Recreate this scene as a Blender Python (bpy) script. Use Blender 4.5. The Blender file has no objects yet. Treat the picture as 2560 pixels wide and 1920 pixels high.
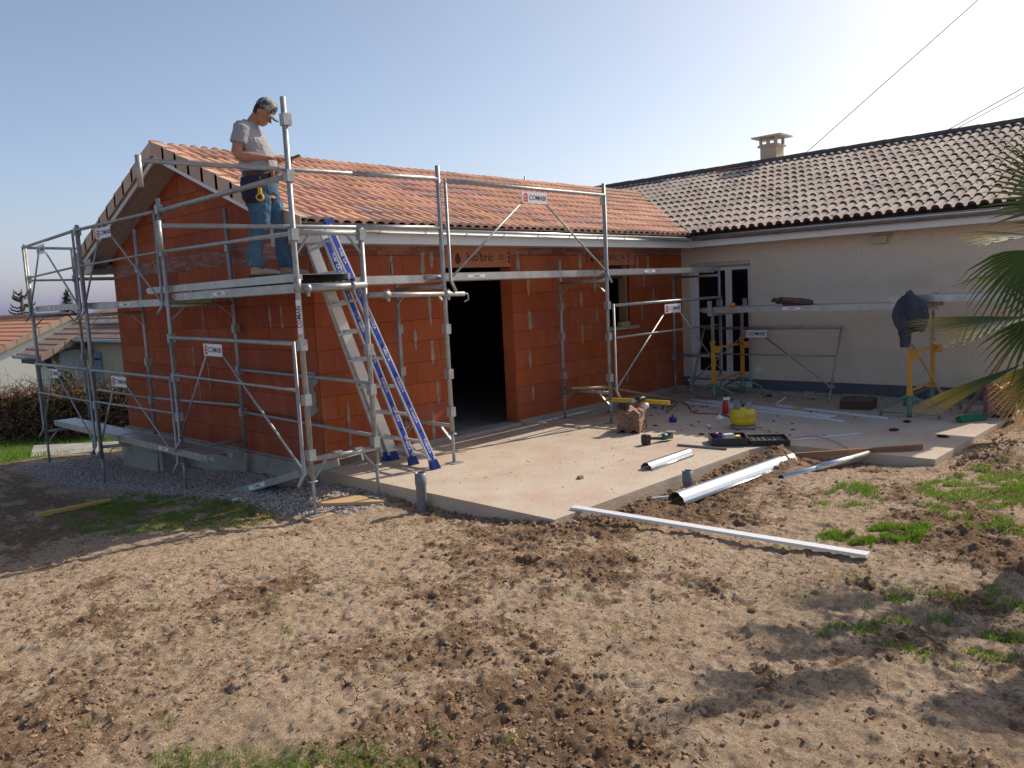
import bpy, math, random
import numpy as np
from mathutils import Vector, Matrix, Euler
rnd = random.Random(7)
rng = np.random.default_rng(11)
PI = math.pi
sc = bpy.context.scene
COL = sc.collection

# ------------------------------------------------------------------ camera, sky, sun, exposure
cam_d = bpy.data.cameras.new('camera'); cam = bpy.data.objects.new('camera', cam_d); COL.objects.link(cam)
yaw, pitch, roll, F = 0.767682, 0.1144145, -0.0487379, 1979.99
fw = Vector((math.cos(yaw)*math.cos(pitch), math.sin(yaw)*math.cos(pitch), -math.sin(pitch)))
rt = Vector((math.sin(yaw), -math.cos(yaw), 0)); up = rt.cross(fw)
r2 = math.cos(roll)*rt + math.sin(roll)*up; u2 = -math.sin(roll)*rt + math.cos(roll)*up
Mx = Matrix((r2, u2, -fw)).transposed().to_4x4(); Mx.translation = Vector((-4.61357, -7.24991, 1.76064))
cam.matrix_world = Mx
cam_d.sensor_fit = 'HORIZONTAL'; cam_d.sensor_width = 36; cam_d.lens = 36*F/2560
cam_d.clip_start = .05; cam_d.clip_end = 2000
sc.camera = cam
CAM = Vector((-4.61357, -7.24991, 1.76064))

TO_SUN = Vector((1.25, -.235, 1.0)).normalized()
sun_d = bpy.data.lights.new('sun', 'SUN'); sun = bpy.data.objects.new('sun', sun_d); COL.objects.link(sun)
sun_d.energy = 3.3; sun_d.angle = math.radians(.6); sun_d.color = (1, .90, .77)
sun.rotation_euler = (-TO_SUN).to_track_quat('-Z', 'Y').to_euler(); sun.location = (20, 0, 20)
world = bpy.data.worlds.new('World'); sc.world = world; world.use_nodes = True
wn = world.node_tree.nodes; wl = world.node_tree.links
bgn = wn['Background']
sky = wn.new('ShaderNodeTexSky'); sky.sky_type = 'NISHITA'; sky.sun_disc = False
sky.sun_elevation = math.asin(TO_SUN.z); sky.sun_rotation = math.atan2(TO_SUN.x, TO_SUN.y)
sky.altitude = 200; sky.air_density = 1.0; sky.dust_density = 2.2; sky.ozone_density = 1.5
# veil of haze, thickest towards the horizon all the way round
wtc = wn.new('ShaderNodeTexCoord'); wsx = wn.new('ShaderNodeSeparateXYZ'); wl.new(wtc.outputs['Generated'], wsx.inputs[0])
wmr = wn.new('ShaderNodeMapRange'); wmr.interpolation_type = 'SMOOTHSTEP'; wmr.inputs[1].default_value = -.05; wmr.inputs[2].default_value = .50
wmr.inputs[3].default_value = 1.0; wmr.inputs[4].default_value = .2; wl.new(wsx.outputs[2], wmr.inputs[0])
veil = wn.new('ShaderNodeMix'); veil.data_type = 'RGBA'; veil.blend_type = 'ADD'
wl.new(wmr.outputs[0], veil.inputs[0])
wl.new(sky.outputs[0], veil.inputs[6]); veil.inputs[7].default_value = (.15, .45, 2.2, 1)
tint = wn.new('ShaderNodeMix'); tint.data_type = 'RGBA'; tint.blend_type = 'MULTIPLY'; tint.inputs[0].default_value = 1
wl.new(veil.outputs[2], tint.inputs[6]); tint.inputs[7].default_value = (1.0, .90, .76, 1)
wl.new(tint.outputs[2], bgn.inputs[0]); bgn.inputs[1].default_value = .112
sc.view_settings.view_transform = 'Standard'; sc.view_settings.look = 'None'
sc.view_settings.exposure = 0.48; sc.view_settings.gamma = 1; sc.view_settings.use_curve_mapping = False
sc.cycles.max_bounces = 6; sc.cycles.diffuse_bounces = 5; sc.cycles.glossy_bounces = 3
sc.cycles.transparent_max_bounces = 6; sc.cycles.use_adaptive_sampling = True

# ------------------------------------------------------------------ materials
def mat(name, c1, c2=None, scale=6, rough=.75, metal=0., vary=0., hue=0., bump=0., bscale=80, stretch=(1,1,1),
        c3=None, s3=2., t3=(.5,.65), spec=.5, detail=4, attr=None, randoff=True, ribs=None, bdist=.004, s2=None):
    m = bpy.data.materials.new(name); m.use_nodes = True
    n = m.node_tree.nodes; l = m.node_tree.links; b = n['Principled BSDF']
    b.inputs['Roughness'].default_value = rough; b.inputs['Metallic'].default_value = metal
    b.inputs['Specular IOR Level'].default_value = spec
    tc = n.new('ShaderNodeTexCoord'); oi = n.new('ShaderNodeObjectInfo')
    mp = n.new('ShaderNodeMapping'); mp.inputs['Scale'].default_value = stretch
    l.new(tc.outputs['Object'], mp.inputs[0])
    if randoff:
        cx = n.new('ShaderNodeVectorMath'); cx.operation = 'SCALE'; cx.inputs[0].default_value = (17, 31, 23)
        l.new(oi.outputs['Random'], cx.inputs['Scale']); l.new(cx.outputs[0], mp.inputs['Location'])
    def mix(f, a, bb):
        x = n.new('ShaderNodeMix'); x.data_type = 'RGBA'
        if f is not None: l.new(f, x.inputs[0])
        for s, v in ((6, a), (7, bb)):
            if isinstance(v, tuple): x.inputs[s].default_value = (*v, 1)
            else: l.new(v, x.inputs[s])
        return x
    col = None
    if c2:
        t = n.new('ShaderNodeTexNoise'); t.inputs['Scale'].default_value = scale; t.inputs['Detail'].default_value = detail
        t.inputs['Roughness'].default_value = .65
        l.new(mp.outputs[0], t.inputs[0])
        r = n.new('ShaderNodeMapRange'); r.inputs[1].default_value = .32; r.inputs[2].default_value = .68
        l.new(t.outputs[0], r.inputs[0]); col = mix(r.outputs[0], c1, c2).outputs[2]
    else:
        rg = n.new('ShaderNodeRGB'); rg.outputs[0].default_value = (*c1, 1); col = rg.outputs[0]
    if c3:
        t = n.new('ShaderNodeTexNoise'); t.inputs['Scale'].default_value = s3; t.inputs['Detail'].default_value = 6
        t.inputs['Roughness'].default_value = .7
        l.new(mp.outputs[0], t.inputs[0])
        r = n.new('ShaderNodeMapRange'); r.inputs[1].default_value = t3[0]; r.inputs[2].default_value = t3[1]
        l.new(t.outputs[0], r.inputs[0]); col = mix(r.outputs[0], col, c3).outputs[2]
    if attr:   # (attribute name, colour)
        a = n.new('ShaderNodeAttribute'); a.attribute_name = attr[0]
        col = mix(a.outputs['Fac'], col, attr[1]).outputs[2]
    if vary or hue:
        h = n.new('ShaderNodeHueSaturation')
        r = n.new('ShaderNodeMapRange'); r.inputs[3].default_value = 1-vary; r.inputs[4].default_value = 1+vary
        l.new(oi.outputs['Random'], r.inputs[0]); l.new(r.outputs[0], h.inputs['Value'])
        if hue:
            w = n.new('ShaderNodeTexWhiteNoise'); w.noise_dimensions = '1D'; l.new(oi.outputs['Random'], w.inputs['W'])
            r = n.new('ShaderNodeMapRange'); r.inputs[3].default_value = .5-hue; r.inputs[4].default_value = .5+hue
            l.new(w.outputs[0], r.inputs[0]); l.new(r.outputs[0], h.inputs['Hue'])
            r = n.new('ShaderNodeMapRange'); r.inputs[3].default_value = .94; r.inputs[4].default_value = 1.02
            l.new(w.outputs[0], r.inputs[0]); l.new(r.outputs[0], h.inputs['Saturation'])
        l.new(col, h.inputs['Color']); col = h.outputs[0]
    l.new(col, b.inputs['Base Color'])
    hsrc = None
    if bump:
        t = n.new('ShaderNodeTexNoise'); t.inputs['Scale'].default_value = bscale; t.inputs['Detail'].default_value = 3
        l.new(mp.outputs[0], t.inputs[0]); hsrc = t.outputs[0]
        bm = n.new('ShaderNodeBump'); bm.inputs['Strength'].default_value = bump; bm.inputs['Distance'].default_value = bdist
        l.new(hsrc, bm.inputs['Height']); prev = bm.outputs[0]
        l.new(prev, b.inputs['Normal'])
    if ribs:    # (axis index, frequency per metre, strength)
        sx = n.new('ShaderNodeSeparateXYZ'); l.new(tc.outputs['Object'], sx.inputs[0])
        mu = n.new('ShaderNodeMath'); mu.operation = 'MULTIPLY'; mu.inputs[1].default_value = ribs[1]*2*PI; l.new(sx.outputs[ribs[0]], mu.inputs[0])
        si = n.new('ShaderNodeMath'); si.operation = 'SINE'; l.new(mu.outputs[0], si.inputs[0])
        bm2 = n.new('ShaderNodeBump'); bm2.inputs['Strength'].default_value = ribs[2]; bm2.inputs['Distance'].default_value = .004
        l.new(si.outputs[0], bm2.inputs['Height'])
        if bump: l.new(prev, bm2.inputs['Normal'])
        l.new(bm2.outputs[0], b.inputs['Normal'])
    return m

M = {}
M['galv'] = mat('galvanised', (.30,.315,.32), (.42,.43,.425), scale=14, rough=.5, metal=.45, vary=.08, c3=(.24,.235,.22), s3=9, t3=(.52,.72), bump=.15, bscale=60)
M['deck'] = mat('deck_steel', (.36,.375,.38), (.48,.49,.49), scale=9, rough=.42, metal=.6, vary=.08, c3=(.30,.29,.27), s3=4, t3=(.5,.75))
M['zinc'] = mat('zinc', (.60,.64,.68), (.68,.71,.74), scale=5, rough=.26, metal=.9, bump=.04, bscale=8)
M['gutterz'] = mat('gutter_zinc', (.62,.64,.65), (.70,.72,.73), scale=7, rough=.3, metal=.85)
M['gutterold'] = mat('gutter_old', (.20,.21,.235), (.30,.31,.32), scale=5, rough=.45, metal=.6)
M['alu'] = mat('aluminium', (.60,.60,.59), (.70,.70,.69), scale=9, rough=.42, metal=.55)
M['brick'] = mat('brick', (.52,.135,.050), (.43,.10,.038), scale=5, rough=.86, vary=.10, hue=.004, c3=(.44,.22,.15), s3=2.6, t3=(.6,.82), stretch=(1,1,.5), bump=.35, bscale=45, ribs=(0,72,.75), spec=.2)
M['brickg'] = mat('brick_gable', (.46,.11,.047), (.37,.082,.036), scale=5, rough=.86, vary=.14, hue=.004, c3=(.42,.22,.16), s3=2.6, t3=(.63,.85), stretch=(1,1,.5), bump=.35, bscale=45, ribs=(1,72,.6), spec=.2)  # same brick, colour darkened for the gable's shaded side
M['band'] = mat('band_brick', (.36,.12,.075), (.46,.30,.255), scale=5, rough=.9, vary=.18, stretch=(1,1,6), c3=(.34,.11,.065), s3=1.6, t3=(.5,.6), bump=.4, bscale=30, ribs=(2,60,.9), spec=.2)
M['lintel'] = mat('lintel', (.50,.20,.12), (.45,.17,.09), scale=5, rough=.85, c3=(.30,.10,.06), s3=3, t3=(.6,.8), spec=.2)
M['mortar'] = mat('mortar', (.34,.25,.20), (.42,.33,.28), scale=14, rough=.95, bump=.5, bscale=90, spec=.2)
M['jointback'] = mat('joint', (.15,.07,.05), (.10,.05,.04), scale=14, rough=.95, spec=.1)
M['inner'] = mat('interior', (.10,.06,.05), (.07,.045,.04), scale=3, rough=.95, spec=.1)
M['concrete'] = mat('terrace_concrete', (.49,.415,.325), (.55,.47,.375), scale=1.6, rough=.9, c3=(.47,.34,.27), s3=1.4, t3=(.44,.68), bump=.6, bscale=38, bdist=.008, randoff=False, spec=.25)
M['footing'] = mat('footing', (.38,.36,.33), (.30,.285,.265), scale=4, rough=.95, bump=.6, bscale=40, c3=(.24,.225,.20), s3=2, t3=(.5,.7), spec=.2)
M['screed'] = mat('screed', (.34,.32,.30), (.42,.39,.36), scale=6, rough=.95, bump=.5, bscale=50, spec=.2)
M['plaster'] = mat('plaster', (.76,.67,.56), (.62,.54,.44), scale=42, rough=.95, bump=1, bscale=75, bdist=.012, randoff=False, c3=(.56,.46,.37), s3=.8, t3=(.5,.75), stretch=(1,.6,1.6), spec=.2)
M['plasterw'] = mat('plaster_white', (.80,.78,.76), (.74,.72,.70), scale=9, rough=.95, bump=.5, bscale=30, spec=.2)
M['plasterb'] = mat('plaster_beige', (.52,.46,.36), (.45,.39,.31), scale=9, rough=.95, spec=.2)
M['plinth'] = mat('plinth', (.085,.09,.11), (.12,.12,.13), scale=9, rough=.9, c3=(.16,.15,.14), s3=3, t3=(.58,.75), bump=.3)
M['pvc'] = mat('white_pvc', (.74,.75,.77), (.70,.71,.73), scale=2, rough=.42)
M['pvcsoff'] = mat('shaded_soffit_pvc', (.50,.44,.38), (.46,.40,.35), scale=2, rough=.6)  # white boards coloured brownish for shade and bounce off the brick
M['pvcgrey'] = mat('grey_pvc', (.15,.165,.18), (.18,.195,.21), scale=6, rough=.45)
M['tile'] = mat('terracotta_tile', (.70,.40,.265), (.64,.345,.22), scale=5, rough=.85, vary=.17, hue=.012, c3=(.46,.30,.24), s3=2.2, t3=(.53,.72), bump=.2, bscale=60, spec=.25, attr=('edge', (.78,.52,.38)))  # edge colour paints a highlight along the tile lip
M['tilemauve'] = mat('terracotta_tile_flamed', (.46,.30,.25), (.58,.36,.27), scale=4, rough=.85, vary=.14, c3=(.35,.26,.24), s3=3, t3=(.5,.72), bump=.2, spec=.25)
M['verge'] = mat('verge_tile', (.62,.42,.32), (.57,.38,.28), scale=3, rough=.85, vary=.1, c3=(.48,.33,.27), s3=2, t3=(.52,.75), spec=.25)
M['tileold'] = mat('weathered_tile', (.42,.35,.29), (.50,.435,.37), scale=9, rough=.9, vary=.16, hue=.01, c3=(.085,.07,.065), s3=7, t3=(.57,.66), bump=.5, bscale=60, spec=.2, attr=('edge', (.05,.036,.04)))  # edge colour paints the shaded opening under the tile lip
M['tileold2'] = mat('weathered_tile_pink', (.44,.34,.30), (.50,.40,.35), scale=9, rough=.9, vary=.14, c3=(.085,.07,.065), s3=6, t3=(.56,.66), bump=.5, spec=.2, attr=('edge', (.05,.036,.04)))  # same painted lip shade as the other old tile
M['ridge'] = mat('dark_ridge', (.055,.055,.055), (.085,.08,.07), scale=8, rough=.9, vary=.15, c3=(.13,.12,.09), s3=9, t3=(.62,.72))
M['tilebrown'] = mat('brown_tile', (.22,.15,.115), (.28,.19,.145), scale=9, rough=.9, vary=.1, c3=(.14,.10,.08), s3=3, t3=(.5,.7))
M['tilefar'] = mat('far_orange_tile', (.56,.27,.16), (.46,.21,.13), scale=3, rough=.9)
M['stacktile'] = mat('stacked_tile', (.24,.14,.10), (.36,.23,.17), scale=12, rough=.9, vary=.2, c3=(.20,.11,.08), s3=9, t3=(.5,.7))
M['stackred'] = mat('stacked_red_tile', (.48,.26,.20), (.54,.31,.24), scale=9, rough=.9, vary=.1)
M['stackdark'] = mat('stacked_dark_tile', (.09,.055,.042), (.13,.08,.06), scale=12, rough=.9, vary=.15)
M['wood'] = mat('wood', (.38,.24,.12), (.30,.18,.085), scale=4, rough=.8, stretch=(1.5,14,14), vary=.1)
M['woodpale'] = mat('pale_wood', (.55,.38,.20), (.46,.30,.15), scale=4, rough=.8, stretch=(1.5,14,14), vary=.1)
M['woodred'] = mat('brown_wood', (.30,.15,.075), (.23,.11,.055), scale=4, rough=.8, stretch=(1.5,14,14))
M['woodyel'] = mat('yellow_wood', (.60,.42,.09), (.52,.36,.10), scale=4, rough=.75, stretch=(1.5,9,9))
M['yellow'] = mat('yellow_paint', (.60,.30,.035), (.52,.25,.03), scale=8, rough=.55, c3=(.25,.13,.04), s3=14, t3=(.63,.7))
M['levely'] = mat('level_yellow', (.68,.42,.03), rough=.4)
M['gasy'] = mat('gas_yellow', (.70,.52,.02), (.64,.46,.02), scale=6, rough=.42, c3=(.42,.31,.05), s3=14, t3=(.66,.72))
M['gasgrey'] = mat('gas_grey', (.20,.215,.235), (.24,.25,.27), scale=6, rough=.55)
M['green'] = mat('green_paint', (.10,.20,.165), (.17,.25,.22), scale=9, rough=.65, c3=(.25,.26,.24), s3=11, t3=(.55,.68))
M['greendk'] = mat('bristle_green', (.012,.16,.09), (.02,.11,.065), scale=60, rough=.9)
M['blue'] = mat('ladder_blue', (.012,.045,.42), rough=.4)
M['bluefoot'] = mat('blue_plastic', (.02,.06,.32), (.015,.05,.26), scale=9, rough=.5)
M['white'] = mat('white_print', (.78,.79,.82), rough=.5)
M['ink'] = mat('dark_ink', (.02,.022,.05), rough=.6)
M['inkfade'] = mat('faded_ink', (.07,.03,.025), rough=.8)
M['red'] = mat('red_print', (.60,.05,.02), rough=.5)
M['redpl'] = mat('red_plastic', (.50,.02,.02), rough=.35)
M['black'] = mat('black_plastic', (.012,.014,.014), (.022,.024,.024), scale=8, rough=.5)
M['teal'] = mat('teal_plastic', (.015,.085,.09), rough=.45)
M['steel'] = mat('dark_steel', (.16,.16,.16), (.22,.22,.22), scale=8, rough=.45, metal=.6)
M['orange'] = mat('orange_hose', (.45,.075,.025), rough=.5)
M['orangepl'] = mat('orange_plastic', (.75,.16,.02), rough=.45)
M['bluecup'] = mat('blue_bottle', (.01,.02,.28), rough=.35)
M['glass'] = mat('dark_glass', (.006,.008,.014), rough=.06, spec=.5)
M['bluesh'] = mat('blue_shutter', (.25,.36,.47), (.21,.31,.42), scale=6, rough=.7)
M['chim'] = mat('chimney_stone', (.50,.46,.39), (.42,.385,.33), scale=5, rough=.9)
M['debris'] = mat('dark_debris', (.05,.028,.022), (.10,.055,.04), scale=20, rough=.95, spec=.1)
M['denim'] = mat('denim', (.03,.075,.145), (.09,.165,.25), scale=5, rough=.9, bump=.9, bscale=22, bdist=.02, c3=(.14,.22,.31), s3=6, t3=(.55,.8), spec=.2, stretch=(1,1,.6))
M['tee'] = mat('grey_tshirt', (.30,.305,.325), (.36,.365,.385), scale=5, rough=.95, bump=.8, bscale=11, bdist=.03, spec=.15, stretch=(1,1,.5))
M['skin'] = mat('skin', (.43,.20,.125), (.38,.165,.10), scale=9, rough=.55, bump=.15, bscale=50)
M['hair'] = mat('dark_hair', (.028,.02,.016), rough=.8)
M['cap'] = mat('cap_cloth', (.30,.30,.24), (.40,.395,.33), scale=11, rough=.9, c3=(.045,.065,.08), s3=9, t3=(.50,.56), bump=.4, bscale=40)
M['leather'] = mat('leather_belt', (.035,.02,.016), (.06,.035,.025), scale=9, rough=.6)
M['navy'] = mat('navy_pouch', (.01,.015,.035), (.02,.025,.05), scale=9, rough=.85)
M['boot'] = mat('boot_suede', (.33,.25,.18), (.40,.31,.225), scale=14, rough=.9, bump=.4, bscale=40)
M['sole'] = mat('boot_sole', (.05,.045,.045), rough=.9)
M['jacket'] = mat('jacket_cloth', (.05,.055,.075), (.075,.082,.105), scale=6, rough=.95, bump=.8, bscale=14, bdist=.02, spec=.15)
M['twig'] = mat('dry_twigs', (.20,.125,.08), (.30,.20,.13), scale=3, rough=.95, spec=.1)
M['twigd'] = mat('dark_twigs', (.055,.035,.025), (.09,.06,.04), scale=3, rough=.95, spec=.1)
M['dead'] = mat('dead_leaves', (.16,.09,.05), (.25,.15,.085), scale=3, rough=.95, spec=.1)
M['reed'] = mat('dry_reed', (.62,.48,.24), (.50,.38,.19), scale=3, rough=.9, spec=.1)
M['leafdk'] = mat('dark_leaf', (.02,.05,.018), (.04,.08,.03), scale=3, rough=.7)
M['conifer'] = mat('conifer_needles', (.03,.052,.034), (.05,.075,.05), scale=3, rough=.9)
M['bark'] = mat('bark', (.11,.08,.06), (.17,.13,.10), scale=9, rough=.95, bump=.8, bscale=30, bdist=.02)
M['grav'] = mat('gravel_stones', (.40,.33,.30), (.56,.49,.46), scale=33, rough=.9, c3=(.24,.19,.175), s3=26, t3=(.5,.62), randoff=False, spec=.25)
M['clod'] = mat('soil_clods', (.22,.138,.082), (.33,.215,.135), scale=9, rough=1, c3=(.42,.30,.20), s3=4, t3=(.5,.7), randoff=False, bump=.6, bscale=120, spec=.1)
def leafmat(name, ca, cb, tip, rough=.6, trans=.25):
    m = mat(name, ca, cb, scale=5, rough=rough, attr=('tip', tip), spec=.35)
    n = m.node_tree.nodes; l = m.node_tree.links; b = n['Principled BSDF']; out = n['Material Output']
    tr = n.new('ShaderNodeBsdfTranslucent'); src = b.inputs['Base Color'].links[0].from_socket
    g = n.new('ShaderNodeMix'); g.data_type = 'RGBA'; g.blend_type = 'MULTIPLY'; g.inputs[0].default_value = 1
    l.new(src, g.inputs[6]); g.inputs[7].default_value = (1.5, 1.6, .6, 1); l.new(g.outputs[2], tr.inputs[0])
    ms = n.new('ShaderNodeMixShader'); ms.inputs[0].default_value = trans
    l.new(b.outputs[0], ms.inputs[1]); l.new(tr.outputs[0], ms.inputs[2]); l.new(ms.outputs[0], out.inputs[0])
    return m
M['grass'] = leafmat('grass_blades', (.09,.17,.022), (.15,.25,.04), (.30,.34,.09), trans=.35)
M['palm'] = leafmat('palm_leaf', (.03,.062,.03), (.055,.095,.038), (.48,.31,.05), rough=.38, trans=.14)

# ground: colour driven by masks on the mesh
def ground_mat():
    m = bpy.data.materials.new('dried_mud'); m.use_nodes = True
    n = m.node_tree.nodes; l = m.node_tree.links; b = n['Principled BSDF']
    b.inputs['Roughness'].default_value = .97; b.inputs['Specular IOR Level'].default_value = .12
    tc = n.new('ShaderNodeTexCoord')
    def noise(s, d=5, r=.65, dist=0):
        t = n.new('ShaderNodeTexNoise'); t.inputs['Scale'].default_value = s; t.inputs['Detail'].default_value = d
        t.inputs['Roughness'].default_value = r; t.inputs['Distortion'].default_value = dist; l.new(tc.outputs['Object'], t.inputs[0]); return t.outputs[0]
    def rng_(src, a, bb, lo=0., hi=1.):
        r = n.new('ShaderNodeMapRange'); r.inputs[1].default_value = a; r.inputs[2].default_value = bb
        r.inputs[3].default_value = lo; r.inputs[4].default_value = hi; l.new(src, r.inputs[0]); return r.outputs[0]
    def mix(f, a, bb, t='MIX'):
        x = n.new('ShaderNodeMix'); x.data_type = 'RGBA'; x.blend_type = t; l.new(f, x.inputs[0])
        for s, v in ((6, a), (7, bb)):
            if isinstance(v, tuple): x.inputs[s].default_value = (*v, 1)
            else: l.new(v, x.inputs[s])
        return x.outputs[2]
    def at(nm):
        a = n.new('ShaderNodeAttribute'); a.attribute_name = nm; return a.outputs['Fac']
    def math_(op, a, bb):
        x = n.new('ShaderNodeMath'); x.operation = op
        for i, v in enumerate((a, bb)):
            if isinstance(v, (int, float)): x.inputs[i].default_value = v
            else: l.new(v, x.inputs[i])
        return x.outputs[0]
    crust = mix(rng_(noise(2.3), .35, .65), (.60,.45,.315), (.72,.57,.42))
    crust = mix(rng_(noise(19, 7, .8, .8), .44, .60), crust, (.46,.325,.215))
    crust = mix(rng_(noise(48, 6, .8, 1.2), .50, .60, 0, .75), crust, (.25,.16,.10))
    soil = mix(rng_(noise(11, 6, .75), .35, .62), (.165,.10,.06), (.37,.245,.155))
    f = math_('ADD', at('soil'), rng_(noise(12, 8, .82, .6), .3, .7, -.62, .62))
    f = rng_(f, .40, .60)
    col = mix(f, crust, soil)
    # straw coloured fibres
    wv = n.new('ShaderNodeTexNoise'); wv.inputs['Scale'].default_value = 55; wv.inputs['Detail'].default_value = 3; wv.inputs['Distortion'].default_value = 2.5
    mp = n.new('ShaderNodeMapping'); mp.inputs['Scale'].default_value = (.5, 1.4, 1); l.new(tc.outputs['Object'], mp.inputs[0]); l.new(mp.outputs[0], wv.inputs[0])
    col = mix(rng_(wv.outputs[0], .6, .68, 0, .5), col, (.68,.54,.38))
    col = mix(rng_(noise(70, 4, .7), .62, .7, 0, .6), col, (.12,.075,.045))
    v = n.new('ShaderNodeTexVoronoi'); v.feature = 'DISTANCE_TO_EDGE'; v.inputs['Scale'].default_value = 4.2
    dn = n.new('ShaderNodeVectorMath'); dn.operation = 'ADD'; sc_ = n.new('ShaderNodeVectorMath'); sc_.operation = 'SCALE'; sc_.inputs['Scale'].default_value = .35
    t = n.new('ShaderNodeTexNoise'); t.inputs['Scale'].default_value = 5; t.inputs['Detail'].default_value = 4; l.new(tc.outputs['Object'], t.inputs[0])
    l.new(t.outputs['Color'], sc_.inputs[0]); l.new(tc.outputs['Object'], dn.inputs[0]); l.new(sc_.outputs[0], dn.inputs[1]); l.new(dn.outputs[0], v.inputs['Vector'])
    crack = rng_(v.outputs['Distance'], .004, .02, 1, 0)
    crackm = math_('MULTIPLY', crack, rng_(noise(1.3, 3), .5, .6))
    crackm = math_('MULTIPLY', crackm, rng_(at('soil'), .1, .5, 1, 0))
    col = mix(crackm, col, (.13,.085,.055))
    gv = mix(rng_(noise(60, 3), .4, .6), (.27,.22,.195), (.46,.40,.37))
    col = mix(at('grav'), col, gv)
    lawn = mix(rng_(noise(1.1, 5), .35, .65), (.085,.165,.022), (.15,.235,.045))
    lawn = mix(rng_(noise(9, 5), .5, .72), lawn, (.22,.21,.085))
    lawn = mix(rng_(noise(60, 3), .45, .6), lawn, (.055,.11,.016))
    col = mix(at('lawn'), col, lawn)
    l.new(col, b.inputs['Base Color'])
    b1 = n.new('ShaderNodeBump'); b1.inputs['Strength'].default_value = 1.; b1.inputs['Distance'].default_value = .03
    hh = math_('ADD', math_('MULTIPLY', noise(30, 8, .8, .5), 1.3), math_('MULTIPLY', noise(110, 4, .8), .4))
    hh = math_('SUBTRACT', hh, math_('MULTIPLY', crackm, .8))
    l.new(hh, b1.inputs['Height']); l.new(b1.outputs[0], b.inputs['Normal'])
    return m
M['mud'] = ground_mat()

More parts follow.
